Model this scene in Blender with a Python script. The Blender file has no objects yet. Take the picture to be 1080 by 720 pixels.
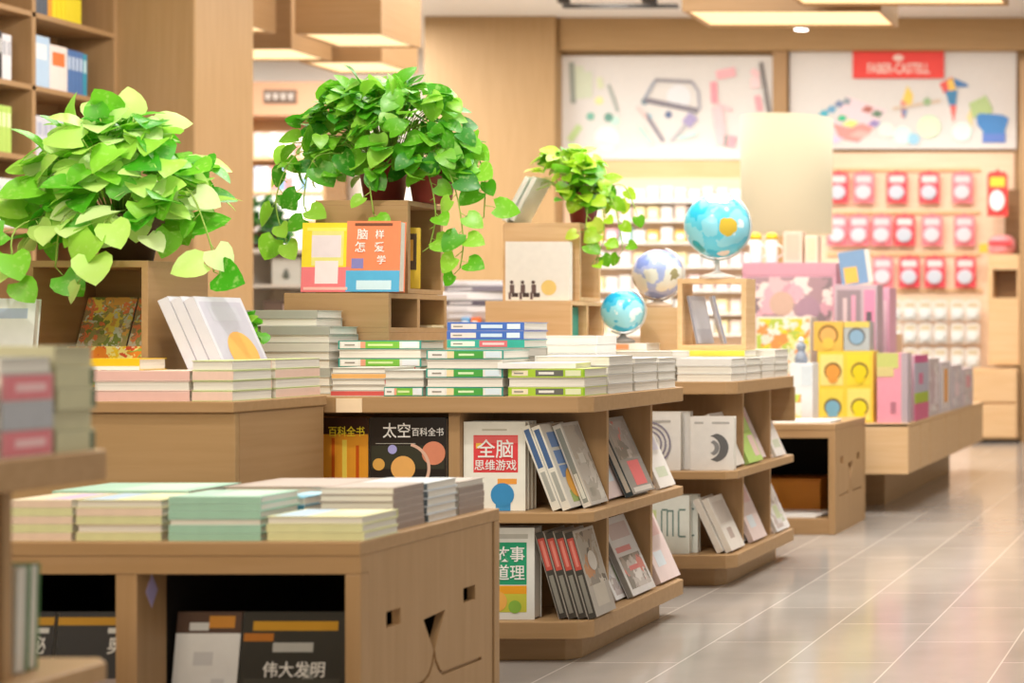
import bpy, bmesh, math, random
from mathutils import Vector, Matrix, Euler
R = math.radians
scene = bpy.context.scene
COL = scene.collection
CAMH, F, PX, PY = 0.969, 1700.0, 1290.0, 350.0     # eye height, focal length and vanishing point of the photograph
def wx(px, Y): return (px - PX) * Y / F
def wz(py, Y): return CAMH - (py - PY) * Y / F

# ------------------------------------------------------------------ materials
def lin(h):
    if isinstance(h, (tuple, list)): c = h
    else: c = (int(h[0:2], 16) / 255, int(h[2:4], 16) / 255, int(h[4:6], 16) / 255)
    return tuple((v / 12.92 if v <= 0.04045 else ((v + 0.055) / 1.055) ** 2.4) for v in c) + (1.0,)
MATS = {}
def newmat(name):
    m = bpy.data.materials.new(name); m.use_nodes = True
    nt = m.node_tree; b = nt.nodes['Principled BSDF']
    return m, nt, b
def plain(h, rough=0.55, spec=0.4, metal=0.0):
    """painted, printed or plastic colour with a faint procedural variation"""
    key = 'p_%s_%s_%s_%s' % (h, rough, spec, metal)
    if key in MATS: return MATS[key]
    m, nt, b = newmat(key)
    n = nt.nodes.new('ShaderNodeTexNoise'); n.inputs['Scale'].default_value = 35
    tc = nt.nodes.new('ShaderNodeTexCoord'); nt.links.new(tc.outputs['Object'], n.inputs['Vector'])
    mx = nt.nodes.new('ShaderNodeMix'); mx.data_type = 'RGBA'
    c = lin(h)
    mx.inputs['A'].default_value = tuple(v * 0.94 for v in c[:3]) + (1,)
    mx.inputs['B'].default_value = tuple(min(1, v * 1.05) for v in c[:3]) + (1,)
    nt.links.new(n.outputs['Fac'], mx.inputs['Factor']); nt.links.new(mx.outputs['Result'], b.inputs['Base Color'])
    b.inputs['Roughness'].default_value = rough
    b.inputs['Specular IOR Level'].default_value = spec
    b.inputs['Metallic'].default_value = metal
    MATS[key] = m; return m
def wood(name, a, bcol, axis='X', rough=0.45):
    key = 'wood_' + name + axis
    if key in MATS: return MATS[key]
    m, nt, b = newmat(key)
    tc = nt.nodes.new('ShaderNodeTexCoord'); mp = nt.nodes.new('ShaderNodeMapping')
    mp.inputs['Scale'].default_value = {'X': (1.2, 22, 22), 'Y': (22, 1.2, 22), 'Z': (22, 22, 1.2)}[axis]
    n = nt.nodes.new('ShaderNodeTexNoise'); n.inputs['Scale'].default_value = 2.2; n.inputs['Detail'].default_value = 5
    n.inputs['Distortion'].default_value = 0.35
    cr = nt.nodes.new('ShaderNodeValToRGB')
    cr.color_ramp.elements[0].position = 0.3; cr.color_ramp.elements[0].color = lin(bcol)
    cr.color_ramp.elements[1].position = 0.72; cr.color_ramp.elements[1].color = lin(a)
    nt.links.new(tc.outputs['Object'], mp.inputs['Vector']); nt.links.new(mp.outputs['Vector'], n.inputs['Vector'])
    nt.links.new(n.outputs['Fac'], cr.inputs['Fac']); nt.links.new(cr.outputs['Color'], b.inputs['Base Color'])
    b.inputs['Roughness'].default_value = rough; b.inputs['Specular IOR Level'].default_value = 0.35
    MATS[key] = m; return m
WX = wood('oak', 'B18E66', 'A8855B', 'X'); WY = wood('oak', 'B18E66', 'A8855B', 'Y'); WZ = wood('oak', 'B18E66', 'A8855B', 'Z')
WP = wood('panel', 'B29166', 'AA895D', 'Z', 0.5); WPX = wood('panel', 'B29166', 'AA895D', 'X', 0.5)
WL = wood('pale', 'E2BE92', 'D6AE7E', 'X', 0.5)
WLY = wood('pale', 'E2BE92', 'D6AE7E', 'Y', 0.5)
WPK = wood('backing', 'EFD3B8', 'E6C6A8', 'X', 0.6)
WDK = wood('dark', '5A4228', '4A3620', 'X', 0.6)
def pages_mat():
    m, nt, b = newmat('book_pages')
    tc = nt.nodes.new('ShaderNodeTexCoord'); mp = nt.nodes.new('ShaderNodeMapping'); mp.inputs['Scale'].default_value = (2, 2, 500)
    n = nt.nodes.new('ShaderNodeTexNoise'); n.inputs['Scale'].default_value = 1.0
    cr = nt.nodes.new('ShaderNodeValToRGB'); cr.color_ramp.elements[0].color = lin('D6D0C4'); cr.color_ramp.elements[1].color = lin('F0EBE0')
    cr.color_ramp.elements[0].position = .3; cr.color_ramp.elements[1].position = .7
    nt.links.new(tc.outputs['Object'], mp.inputs['Vector']); nt.links.new(mp.outputs['Vector'], n.inputs['Vector'])
    nt.links.new(n.outputs['Fac'], cr.inputs['Fac']); nt.links.new(cr.outputs['Color'], b.inputs['Base Color'])
    b.inputs['Roughness'].default_value = .8
    return m
PAGES = pages_mat()
def print_mat(name, cols, scale=9, rough=0.35):
    """busy printed artwork: cell pattern of several inks"""
    m, nt, b = newmat('print_' + name)
    tc = nt.nodes.new('ShaderNodeTexCoord'); v = nt.nodes.new('ShaderNodeTexVoronoi'); v.inputs['Scale'].default_value = scale
    sp = nt.nodes.new('ShaderNodeSeparateColor'); cr = nt.nodes.new('ShaderNodeValToRGB'); cr.color_ramp.interpolation = 'CONSTANT'
    el = cr.color_ramp.elements
    el[0].color = lin(cols[0]); el[1].position = 1 / len(cols); el[1].color = lin(cols[1])
    for i in range(2, len(cols)):
        e = el.new(i / len(cols)); e.color = lin(cols[i])
    n = nt.nodes.new('ShaderNodeTexNoise'); n.inputs['Scale'].default_value = scale * 1.3
    ad = nt.nodes.new('ShaderNodeMix'); ad.data_type = 'RGBA'; ad.inputs['Factor'].default_value = .12
    nt.links.new(tc.outputs['Object'], n.inputs['Vector']); nt.links.new(tc.outputs['Object'], ad.inputs['A']); nt.links.new(n.outputs['Color'], ad.inputs['B'])
    nt.links.new(ad.outputs['Result'], v.inputs['Vector'])
    nt.links.new(v.outputs['Color'], sp.inputs['Color']); nt.links.new(sp.outputs['Red'], cr.inputs['Fac'])
    nt.links.new(cr.outputs['Color'], b.inputs['Base Color']); b.inputs['Roughness'].default_value = rough
    return m
def glow(name, h, s):
    m, nt, b = newmat(name)
    b.inputs['Base Color'].default_value = lin(h); b.inputs['Emission Color'].default_value = lin(h); b.inputs['Emission Strength'].default_value = s
    return m
def leaf_mat(name, cols):
    m, nt, b = newmat(name)
    g = nt.nodes.new('ShaderNodeNewGeometry'); cr = nt.nodes.new('ShaderNodeValToRGB')
    el = cr.color_ramp.elements; el[0].color = lin(cols[0]); el[1].color = lin(cols[-1])
    for i in range(1, len(cols) - 1):
        e = el.new(i / (len(cols) - 1)); e.color = lin(cols[i])
    tc = nt.nodes.new('ShaderNodeTexCoord'); n = nt.nodes.new('ShaderNodeTexNoise'); n.inputs['Scale'].default_value = 60
    mx = nt.nodes.new('ShaderNodeMix'); mx.data_type = 'RGBA'; mx.inputs['B'].default_value = lin('D9F09A')
    mr = nt.nodes.new('ShaderNodeMapRange'); mr.inputs['From Min'].default_value = .55; mr.inputs['From Max'].default_value = .75; mr.inputs['To Max'].default_value = .35
    nt.links.new(g.outputs['Random Per Island'], cr.inputs['Fac']); nt.links.new(cr.outputs['Color'], mx.inputs['A'])
    nt.links.new(tc.outputs['Object'], n.inputs['Vector']); nt.links.new(n.outputs['Fac'], mr.inputs['Value']); nt.links.new(mr.outputs['Result'], mx.inputs['Factor'])
    nt.links.new(mx.outputs['Result'], b.inputs['Base Color']); b.inputs['Roughness'].default_value = .32
    tr = nt.nodes.new('ShaderNodeBsdfTranslucent'); nt.links.new(mx.outputs['Result'], tr.inputs['Color'])
    ms = nt.nodes.new('ShaderNodeMixShader'); ms.inputs['Fac'].default_value = .4
    out = nt.nodes['Material Output']
    nt.links.new(b.outputs['BSDF'], ms.inputs[1]); nt.links.new(tr.outputs['BSDF'], ms.inputs[2]); nt.links.new(ms.outputs['Shader'], out.inputs['Surface'])
    return m
LEAF_A = leaf_mat('leaf_bright', ['3FA31A', '6CC42C', '8FD838', 'B5E85A', 'D2F08C', 'E2F5B8'])  # palest tones carry blown-out highlights in the leaf colour
LEAF_B = leaf_mat('leaf_mid', ['2F8A16', '4FA61E', '6DBE28', '86CE34', 'A6DC50'])
STEM = plain('8FAE48', .5)
# globes: oceans with patches of land
def globe_mat(name, sea, sea2, land, pale, scale, thr):
    m, nt, b = newmat(name)
    tc = nt.nodes.new('ShaderNodeTexCoord'); n = nt.nodes.new('ShaderNodeTexNoise'); n.inputs['Scale'].default_value = scale; n.inputs['Detail'].default_value = 4
    cr = nt.nodes.new('ShaderNodeValToRGB'); cr.color_ramp.interpolation = 'CONSTANT'; el = cr.color_ramp.elements
    el[0].color = lin(sea); el[1].position = thr - .07; el[1].color = lin(sea2)
    e = el.new(thr); e.color = lin(land); e = el.new(thr + .09); e.color = lin(pale)
    nt.links.new(tc.outputs['Object'], n.inputs['Vector']); nt.links.new(n.outputs['Fac'], cr.inputs['Fac'])
    nt.links.new(cr.outputs['Color'], b.inputs['Base Color']); b.inputs['Roughness'].default_value = .2
    return m
def floor_mat():
    m, nt, b = newmat('floor_tiles')
    tc = nt.nodes.new('ShaderNodeTexCoord')
    mp = nt.nodes.new('ShaderNodeMapping'); mp.inputs['Rotation'].default_value = (0, 0, R(90)); mp.inputs['Location'].default_value = (0.0, 0.02, 0)
    br = nt.nodes.new('ShaderNodeTexBrick'); br.offset = .5; br.inputs['Scale'].default_value = 1
    br.inputs['Brick Width'].default_value = .63; br.inputs['Row Height'].default_value = .315
    br.inputs['Mortar Size'].default_value = .0028; br.inputs['Mortar Smooth'].default_value = .2; br.inputs['Bias'].default_value = 0
    br.inputs['Color1'].default_value = lin('ABA49C'); br.inputs['Color2'].default_value = lin('A29B94'); br.inputs['Mortar'].default_value = lin('D6CFC5')
    nt.links.new(tc.outputs['Object'], mp.inputs['Vector']); nt.links.new(mp.outputs['Vector'], br.inputs['Vector'])
    n = nt.nodes.new('ShaderNodeTexNoise'); n.inputs['Scale'].default_value = 3; n.inputs['Detail'].default_value = 6
    mx = nt.nodes.new('ShaderNodeMix'); mx.data_type = 'RGBA'; mx.blend_type = 'SOFT_LIGHT'; mx.inputs['Factor'].default_value = .4
    nt.links.new(tc.outputs['Object'], n.inputs['Vector']); nt.links.new(br.outputs['Color'], mx.inputs['A']); nt.links.new(n.outputs['Fac'], mx.inputs['B'])
    nt.links.new(mx.outputs['Result'], b.inputs['Base Color'])
    b.inputs['Roughness'].default_value = .15; b.inputs['Specular IOR Level'].default_value = .8
    return m

# ------------------------------------------------------------------ mesh helpers
class MB:
    def __init__(s): s.v = []; s.f = []; s.m = []; s.mats = []; s.sm = []
    def mi(s, mat):
        if mat not in s.mats: s.mats.append(mat)
        return s.mats.index(mat)
    def add(s, vs, fs, mat, smooth=False):
        o = len(s.v); s.v += [tuple(v) for v in vs]; k = s.mi(mat)
        for f in fs: s.f.append(tuple(o + i for i in f)); s.m.append(k); s.sm.append(smooth)
        return s
    def box(s, x0, x1, y0, y1, z0, z1, mat):
        return s.add([(x0, y0, z0), (x1, y0, z0), (x1, y1, z0), (x0, y1, z0), (x0, y0, z1), (x1, y0, z1), (x1, y1, z1), (x0, y1, z1)],
                     [(0, 3, 2, 1), (4, 5, 6, 7), (0, 1, 5, 4), (1, 2, 6, 5), (2, 3, 7, 6), (3, 0, 4, 7)], mat)
    def prism(s, pts, a0, a1, mat, axis='Z', smooth=False):
        """polygon pts (2-D) extruded along axis from a0 to a1"""
        n = len(pts)
        def P(p, a):
            return {'Z': (p[0], p[1], a), 'Y': (p[0], a, p[1]), 'X': (a, p[0], p[1])}[axis]
        vs = [P(p, a0) for p in pts] + [P(p, a1) for p in pts]
        fs = [tuple(range(n)), tuple(range(2 * n - 1, n - 1, -1))] + [(i, n + i, n + (i + 1) % n, (i + 1) % n) for i in range(n)]
        return s.add(vs, fs, mat, smooth)
    def lathe(s, prof, mat, c=(0, 0, 0), n=28, smooth=True):
        vs = []; fs = []
        for r, z in prof:
            for k in range(n): a = 2 * math.pi * k / n; vs.append((c[0] + r * math.cos(a), c[1] + r * math.sin(a), c[2] + z))
        for i in range(len(prof) - 1):
            for k in range(n): fs.append((i * n + k, i * n + (k + 1) % n, (i + 1) * n + (k + 1) % n, (i + 1) * n + k))
        fs.append(tuple(range(n - 1, -1, -1))); fs.append(tuple((len(prof) - 1) * n + k for k in range(n)))
        return s.add(vs, fs, mat, smooth)
    def tube(s, pts, r, mat, n=6):
        pts = [Vector(p) for p in pts]; vs = []; fs = []
        for i, p in enumerate(pts):
            t = (pts[min(i + 1, len(pts) - 1)] - pts[max(i - 1, 0)]).normalized()
            u = t.cross(Vector((0.13, 0.31, 1)) if abs(t.z) < .95 else Vector((1, .2, 0))).normalized(); w = t.cross(u)
            for k in range(n): a = 2 * math.pi * k / n; vs.append(p + (u * math.cos(a) + w * math.sin(a)) * r)
        for i in range(len(pts) - 1):
            for k in range(n): fs.append((i * n + k, i * n + (k + 1) % n, (i + 1) * n + (k + 1) % n, (i + 1) * n + k))
        fs.append(tuple(range(n - 1, -1, -1))); fs.append(tuple((len(pts) - 1) * n + k for k in range(n)))
        return s.add(vs, fs, mat, True)
    def build(s, name, parent=None, bevel=0.0):
        me = bpy.data.meshes.new(name); me.from_pydata(s.v, [], s.f)
        for m in s.mats: me.materials.append(m)
        me.polygons.foreach_set('material_index', s.m); me.polygons.foreach_set('use_smooth', s.sm); me.update()
        bm = bmesh.new(); bm.from_mesh(me); bmesh.ops.recalc_face_normals(bm, faces=bm.faces); bm.to_mesh(me); bm.free()
        o = bpy.data.objects.new(name, me); COL.objects.link(o)
        if parent is not None: o.parent = parent
        if bevel:
            bv = o.modifiers.new('bevel', 'BEVEL'); bv.width = bevel; bv.segments = 2; bv.limit_method = 'ANGLE'; bv.angle_limit = R(40)
        return o
def thing(name, label, cat, loc=(0, 0, 0), rot=(0, 0, 0), group=None):
    o = bpy.data.objects.new(name, None); COL.objects.link(o); o.empty_display_size = .05
    o.location = loc; o.rotation_euler = rot; o['label'] = label; o['category'] = cat
    if group: o['group'] = group
    return o
def struct(mb, name, bevel=0):
    o = mb.build(name, None, bevel); o['kind'] = 'structure'; return o
def dup(o, parent=None):
    c = o.copy(); COL.objects.link(c); c.parent = parent
    for ch in list(o.children): dup(ch, c)
    return c
def text(name, body, size, mat, parent, loc, rot=(0, 0, 0), sx=1.0, extrude=0.0003, bold=0.0, align='CENTER'):
    cu = bpy.data.curves.new(name, 'FONT'); cu.body = body; cu.size = size; cu.align_x = align; cu.align_y = 'CENTER'
    cu.extrude = extrude; cu.offset = bold; cu.resolution_u = 3
    t = bpy.data.objects.new(name, cu); COL.objects.link(t)
    dg = bpy.context.evaluated_depsgraph_get(); me = bpy.data.meshes.new_from_object(t.evaluated_get(dg))
    bpy.data.objects.remove(t); bpy.data.curves.remove(cu)
    me.name = name; me.materials.clear(); me.materials.append(mat)
    o = bpy.data.objects.new(name, me); COL.objects.link(o); o.parent = parent; o.location = loc; o.rotation_euler = rot; o.scale = (sx, 1, 1)
    return o

# ------------------------------------------------------------------ books
WHITE = plain('F1EEE8', .45)
def book(look, w, h, t, cover, spine=None, stand=False, art=None, spine_art=None, cat='book', name='book', pages=None, titles=None):
    """lying: centred, cover up, spine at -x. standing: the same with y from 0"""
    root = thing(name, look, cat)
    y0, y1 = (0, h) if stand else (-h / 2, h / 2); x0, x1 = -w / 2, w / 2; c = .0016
    mb = MB()
    mb.box(x0, x1, y0, y1, 0, c, cover); mb.box(x0, x1, y0, y1, t - c, t, cover); mb.box(x0, x0 + c, y0, y1, c, t - c, spine or cover)
    mb.build('cover', root)
    MB().box(x0 + c, x1 - .003, y0 + .003, y1 - .003, c, t - c, pages or PAGES).build('pages', root)
    if art:
        a = MB()
        for it in art:
            if len(it) == 5:
                u0, v0, u1, v1, m = it
                a.box(x0 + u0 * w, x0 + u1 * w, y0 + v0 * h, y0 + v1 * h, t, t + .0003 + .0001 * len(a.f) / 6, m)
            else:
                kind, cu, cv, r1, r2, a0, a1, m = it       # ring or disc sector
                n = 22; P = []
                for k in range(n + 1):
                    g = R(a0 + (a1 - a0) * k / n); P.append((x0 + cu * w + r1 * w * math.cos(g), y0 + cv * h + r1 * w * math.sin(g)))
                if r2 > 0:
                    for k in range(n, -1, -1):
                        g = R(a0 + (a1 - a0) * k / n); off = it[0] if isinstance(it[0], float) else 0
                        P.append((x0 + (cu + off) * w + r2 * w * math.cos(g), y0 + cv * h + r2 * w * math.sin(g)))
                N = len(P); zz = t + .0008 + .00004 * len(a.f)
                if r2 > 0:
                    half = n + 1; vs = [(p[0], p[1], zz) for p in P]
                    a.add(vs, [(i, i + 1, N - 2 - i, N - 1 - i) for i in range(n)], m)
                else: a.add([(p[0], p[1], zz) for p in P], [tuple(range(N))], m)
        a.build('cover_print', root)
    if spine_art:
        a = MB()
        for q_, (v0, v1, z0, z1, m) in enumerate(spine_art):
            a.box(x0 - .0004 - .0002 * q_, x0, y0 + v0 * h, y0 + v1 * h, z0 * t, z1 * t, m)
        a.build('spine_label', root)
    for (b, cx, cy, size, m, sx) in (titles or []):
        text('title', b, size, m, root, (x0 + cx * w, y0 + cy * h, t + .0022), (0, 0, 0), sx, .0003, size * .008)
    root['w'] = w; root['h'] = h; root['t'] = t; root['used'] = 0
    return root
def place(proto, loc, rot, label, group=None):
    if not proto['used']: proto['used'] = 1; o = proto
    else: o = dup(proto)
    o.location = loc; o.rotation_euler = rot; o['label'] = label
    if group: o['group'] = group
    elif 'group' in o: del o['group']
    return o
ORD = ['lowest', 'second from bottom', 'third from bottom', 'fourth from bottom', 'fifth from bottom', 'sixth from bottom', 'seventh from bottom', 'eighth from bottom', 'ninth from bottom', 'tenth from bottom']
rnd = random.Random(7)
LOOK = {}
def stack(desc, x0, x1, y0, y1, z, items, group):
    """items: list of (proto, turn) from bottom; turn: spine towards F front, R right, B back, L left"""
    cx, cy = (x0 + x1) / 2, (y0 + y1) / 2
    n = len(items)
    for i, (p, turn) in enumerate(items):
        rz = {'F': 90, 'R': 180, 'B': -90, 'L': 0}[turn] + rnd.uniform(-.5, .5)
        pos = 'topmost' if i == n - 1 and n > 1 else (ORD[i] if n > 1 else 'alone')
        w, h = (p['h'], p['w']) if turn in 'FB' else (p['w'], p['h'])
        sx_, sy_ = (x1 - x0 - .006) / w, (y1 - y0 - .006) / h
        o = place(p, (cx + rnd.uniform(-.001, .001), cy + rnd.uniform(-.001, .001), z + .0005), (0, 0, R(rz)), '%s, %s in %s' % (LOOK[p.name], pos, desc), group)
        o.scale = (sy_, sx_, 1) if turn in 'FB' else (sx_, sy_, 1)
        z += p['t'] + .0008
    return z
def P_(look, *a, **k):
    b = book(look, *a, **k); LOOK[b.name] = look; return b

# ------------------------------------------------------------------ setting
YB = 14.7
fl = MB().box(-14, 3.0, -1.5, 17.5, -.1, 0, floor_mat()); struct(fl, 'floor')
cl = MB().box(-14, 3.0, -1.5, 17.5, 3.81, 3.95, plain('F2EEE8', .8)); struct(cl, 'ceiling')
# back wall behind the posters and the peg boards
struct(MB().box(-6.01, 3.0, YB, YB + .2, 0, 3.81, WPX), 'wall_back')
struct(MB().box(-12.5, -7.19, 16.2, 16.4, 0, 3.81, plain('EFE9E0', .7)), 'wall_rear_left')
struct(MB().box(-7.19, -6.01, 14.5, 16.4, 0, 3.81, WP), 'wall_column', .006)
struct(MB().box(-6.62, -6.5, -1.2, 9.0, 0, 3.81, WP), 'wall_left')
struct(MB().box(-6.62, -5.742, 9.0, 9.55, 0, 3.81, WP), 'wall_pillar', .01)
struct(MB().box(-6.0, 1.0, YB - .14, YB, 3.515, 3.81, WPX), 'trim_2', .01)
xm = wx(826, YB)
struct(MB().box(xm - .07, xm + .06, YB - .1, YB, 0, 3.515, WZ), 'trim_3', .005)
struct(MB().box(-1.79, -1.66, YB - .5, YB, 0, 3.36, WZ), 'trim_4', .005)
struct(MB().box(-6.0, xm - .07, YB - .03, YB, 2.37, 2.55, WL), 'trim_5')
struct(MB().box(xm + .06, -1.9, YB - .03, YB, 2.37, 2.6, WPK), 'trim_6')
# lower wall panels behind the goods
struct(MB().box(-6.0, xm - .07, YB - .03, YB, .05, 2.37, WPK), 'trim_7')
struct(MB().box(xm + .06, -1.9, YB - .03, YB, .05, 2.37, WPK), 'trim_8')

# posters
def poster(name, label, x0, x1, z0, z1, shapes):
    y = YB - .045
    t = thing(name, label, 'poster', ((x0 + x1) / 2, y, z0))
    w, h = x1 - x0, z1 - z0
    MB().box(-w / 2, w / 2, 0, .015, 0, h, plain('DEDBD8', .4)).build('poster_panel', t)
    a = MB(); k = 0
    for pts, m in shapes:
        k += 1; d = -.001 - .0004 * k
        a.add([(-w / 2 + u * w, d, h - v * h) for u, v in pts], [tuple(range(len(pts)))], m)
    a.build('printed_drawing', t)
    return t
def strk(u0, v0, u1, v1, t, asp, m):
    """a pen stroke as a thin quad"""
    dx, dy = (u1 - u0) * asp, v1 - v0; L = math.hypot(dx, dy) or 1; t = t * 1.45; nx, ny = -dy / L * t / asp, dx / L * t
    return ([(u0 - nx, v0 - ny), (u1 - nx, v1 - ny), (u1 + nx, v1 + ny), (u0 + nx, v0 + ny)], m)
def disc(u, v, r, asp, m, n=14):
    return ([(u + r / asp * math.cos(2 * math.pi * k / n), v + r * math.sin(2 * math.pi * k / n)) for k in range(n)], m)
yp = YB - .045
px0, px1 = wx(590, yp), wx(817, yp); pz1, pz0 = wz(59, yp), wz(168, yp)
A = (px1 - px0) / (pz1 - pz0); T = lambda h: plain(h, .4)
def U(x): return (x - 590) / 227
def V(y): return (y - 57) / 111
S = []
for (x0, y0, x1, y1, t, c) in [(603, 64, 605, 108, .018, '9AA39B'), (611, 68, 612, 103, .03, 'D3DCC6'), (620, 74, 620, 102, .03, 'D3DCC6'), (632, 80, 634, 92, .02, 'D8DFBE'), (642, 88, 652, 117, .012, 'A9B1AC'),
        (601, 148, 612, 132, .022, 'BFD89B'), (628, 150, 650, 152, .012, 'D8DDE0'),
        (679, 104, 737, 116, .018, '84808A'), (680, 103, 691, 84, .01, '9DA5B4'), (691, 83, 730, 85, .012, '9A979E'), (730, 85, 737, 96, .010, 'A9A9B4'), (737, 96, 738, 115, .01, 'A9A9B4'), (681, 119, 700, 149, .012, '8C8693'), (733, 119, 708, 149, .010, 'B8B6BD'),
        (672, 112, 682, 124, .012, 'E5C9C6'), (674, 133, 688, 152, .014, 'BFE0D6'), (716, 146, 735, 140, .016, 'C3E0DC'), (724, 131, 732, 121, .035, 'A69CC4'),
        (756, 78, 776, 74, .03, 'F2B6BE'), (753, 85, 754, 108, .022, 'EF9CA9'), (756, 108, 772, 116, .012, 'F3C3C8'), (757, 112, 762, 152, .035, 'F1C6CB'), (766, 142, 765, 154, .012, '9C9C9A'), (771, 155, 774, 143, .025, 'F0A4AF'), (793, 73, 801, 78, .02, 'F4CBD0'), (797, 80, 797, 92, .03, 'F5D5D8'), (799, 100, 802, 116, .02, 'EFA3AD'), (803, 64, 812, 120, .014, '7B7675')]:
    S.append(strk(U(x0), V(y0), U(x1), V(y1), t, A, T(c)))
for (x, y, r, c) in [(623, 122, .04, '7FB8A6'), (642, 123, .045, '6C9C90'), (649, 127, .05, 'C4E6DA'), (632, 105, .04, 'ECE9A8'), (705, 120, .035, '66779A'), (680, 106, .035, '7292A0'), (685, 122, .03, 'A9CFDC'), (716, 101, .12, 'E2E5EA'), (640, 145, .12, 'E6EAEA')]:
    S.insert(0, disc(U(x), V(y), r, A, T(c)))
poster('wall_poster', 'wide white poster with loose pen drawings of a bowl and faces', px0, px1, pz0, pz1, S)
qx0, qx1 = wx(833, yp), wx(1072, yp); qz1, qz0 = wz(52, yp), wz(157, yp); A2 = (qx1 - qx0) / (qz1 - qz0)
def U(x): return (x - 833) / 239
def V(y): return (y - 45) / 112
S = [([(U(872), V(140)), (U(893), V(98)), (U(935), V(114)), (U(905), V(152))], T('F2D7E0')),
     ([(U(878), V(128)), (U(895), V(133)), (U(910), V(128)), (U(922), V(134)), (U(905), V(150)), (U(886), V(146))], T('F49A94'))]
for (x, y, w_, c) in [(885, 106, 6, '7C8CB0'), (893, 103, 5, '8E9DA8'), (877, 112, 6, '6CA9CC'), (888, 122, 6, '3FBF8E'), (897, 128, 9, 'E9F08A'), (915, 112, 7, 'B9736A'), (925, 117, 7, '6E8B74'), (922, 128, 7, '9D8FC4'), (869, 117, 6, '4EB3C9'), (907, 140, 12, 'F6B8B2'), (880, 146, 10, 'D5CBE8')]:
    S.append(([(U(x - w_), V(y + 2)), (U(x - 1), V(y - 4)), (U(x + w_), V(y - 1)), (U(x + 2), V(y + 5))], T(c)))
S += [([(U(951), V(105)), (U(957), V(86)), (U(963), V(96)), (U(962), V(106)), (U(955), V(112))], T('F3D25E')), ([(U(950), V(103)), (U(956), V(104)), (U(955), V(121)), (U(951), V(122))], T('E58C7C')), ([(U(951), V(113)), (U(957), V(113)), (U(954), V(124))], T('6C8ABA')),
      ([(U(991), V(84)), (U(1004), V(76)), (U(1006), V(92)), (U(996), V(95))], T('EB5A50')), ([(U(999), V(80)), (U(1007), V(77)), (U(1009), V(90)), (U(1001), V(92))], T('F4C95A')),
      ([(U(1005), V(77)), (U(1020), V(84)), (U(1022), V(87)), (U(1008), V(88))], T('3E7AB8')), ([(U(997), V(92)), (U(1010), V(91)), (U(1008), V(108)), (U(1002), V(110))], T('3D86B5')), ([(U(1002), V(108)), (U(1009), V(108)), (U(1006), V(128))], T('E86C64')),
      ([(U(1022), V(106)), (U(1040), V(97)), (U(1047), V(112)), (U(1044), V(124)), (U(1026), V(122))], T('B5CE8E')), ([(U(1020), V(122)), (U(1024), V(112)), (U(1026), V(134))], T('F2DC92')),
      ([(U(1030), V(120)), (U(1034), V(117)), (U(1058), V(119)), (U(1064), V(123)), (U(1060), V(137)), (U(1061), V(150)), (U(1036), V(150)), (U(1037), V(138)), (U(1031), V(130))], T('3E86CC')),
      ([(U(1036), V(140)), (U(1061), V(140)), (U(1060), V(150)), (U(1037), V(150))], T('5C7FD0')),
      strk(U(942), V(112), U(992), V(103), .01, A2, T('D9C3AC')), disc(U(978), V(104), .04, A2, T('9CBB8C')), disc(U(980), V(132), .12, A2, T('D6EACB')), disc(U(952), V(142), .1, A2, T('CDEAE6')), disc(U(964), V(146), .06, A2, T('9CCDE6')), disc(U(1015), V(138), .1, A2, T('D2EEEA')), disc(U(935), V(136), .08, A2, T('DDEBE4'))]
pr = poster('wall_poster', 'wide white poster with red brand banner, pencil sets and a blue cup', qx0, qx1, qz0, qz1, S)
hh = qz1 - qz0; ww = qx1 - qx0
bx0, bx1 = -ww / 2 + U(900) * ww, -ww / 2 + U(996) * ww; bz1, bz0 = hh - .02, hh - V(78) * hh
sg = MB().box(bx0, bx1, -.022, -.012, bz0, bz1, plain('EE3A30', .4)).build('red_banner', pr)
text('banner_lettering', 'FABER-CASTELL', .13, plain('F8D9CF', .4), sg, ((bx0 + bx1) / 2, -.024, bz0 + .085), (R(90), 0, 0), .62, .001, .002)
cr = MB(); cr.prism([((bx0 + bx1) / 2 + .05 * math.cos(k * math.pi / 6), bz0 + .185 + .03 * math.sin(k * math.pi / 6)) for k in range(12)], -.024, -.022, plain('F8D9CF', .4), 'Y'); cr.build('crest', sg)

# box lights under the ceiling
LAMPGLOW = glow('lamp_diffuser', 'FFE3B0', .8)
def boxlight(label, x0, x1, y0, y1, z0, z1=3.6):
    t = thing('box_ceiling_light', label, 'ceiling light', ((x0 + x1) / 2, (y0 + y1) / 2, z0), group='wooden box lights under the ceiling')
    a, b = (x1 - x0) / 2, (y1 - y0) / 2; h = z1 - z0; e = .02
    m = MB(); m.box(-a, a, -b, -b + e, 0, h, WX); m.box(-a, a, b - e, b, 0, h, WX); m.box(-a, -a + e, -b + e, b - e, 0, h, WY); m.box(a - e, a, -b + e, b - e, 0, h, WY)
    m.box(-a + e, a - e, -b + e, b - e, h - .02, h, WX)
    m.build('wooden_frame', t)
    MB().box(-a + e, a - e, -b + e, b - e, .012, .03, LAMPGLOW).build('diffuser', t)
    MB().lathe([(.006, h), (.006, 3.81 - z0)], plain('303030', .5), n=8).build('hanging_rod', t)
    return t
boxlight('square wooden box light seen whole above the middle potted plant', wx(311, 10.45), wx(402, 10.45), 10.45, 10.97, 2.9)
boxlight('square wooden box light peeking out beside the tall wooden pillar', -6.68, -6.13, 9.92, 10.43, 2.9)
boxlight('wooden box light above the far shelf with the dark sign', -7.0, -6.36, 11.0, 11.5, 2.9)
boxlight('wooden box light nearest the wide wooden wall column', -6.62, -6.03, 11.55, 12.07, 2.9)
boxlight('long wooden box light in front of the poster of pen drawings', -3.26, -2.06, 9.71, 10.22, 2.9)
boxlight('long wooden box light in front of the poster with red banner', -2.5, -1.27, 9.03, 9.55, 2.9)
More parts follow.
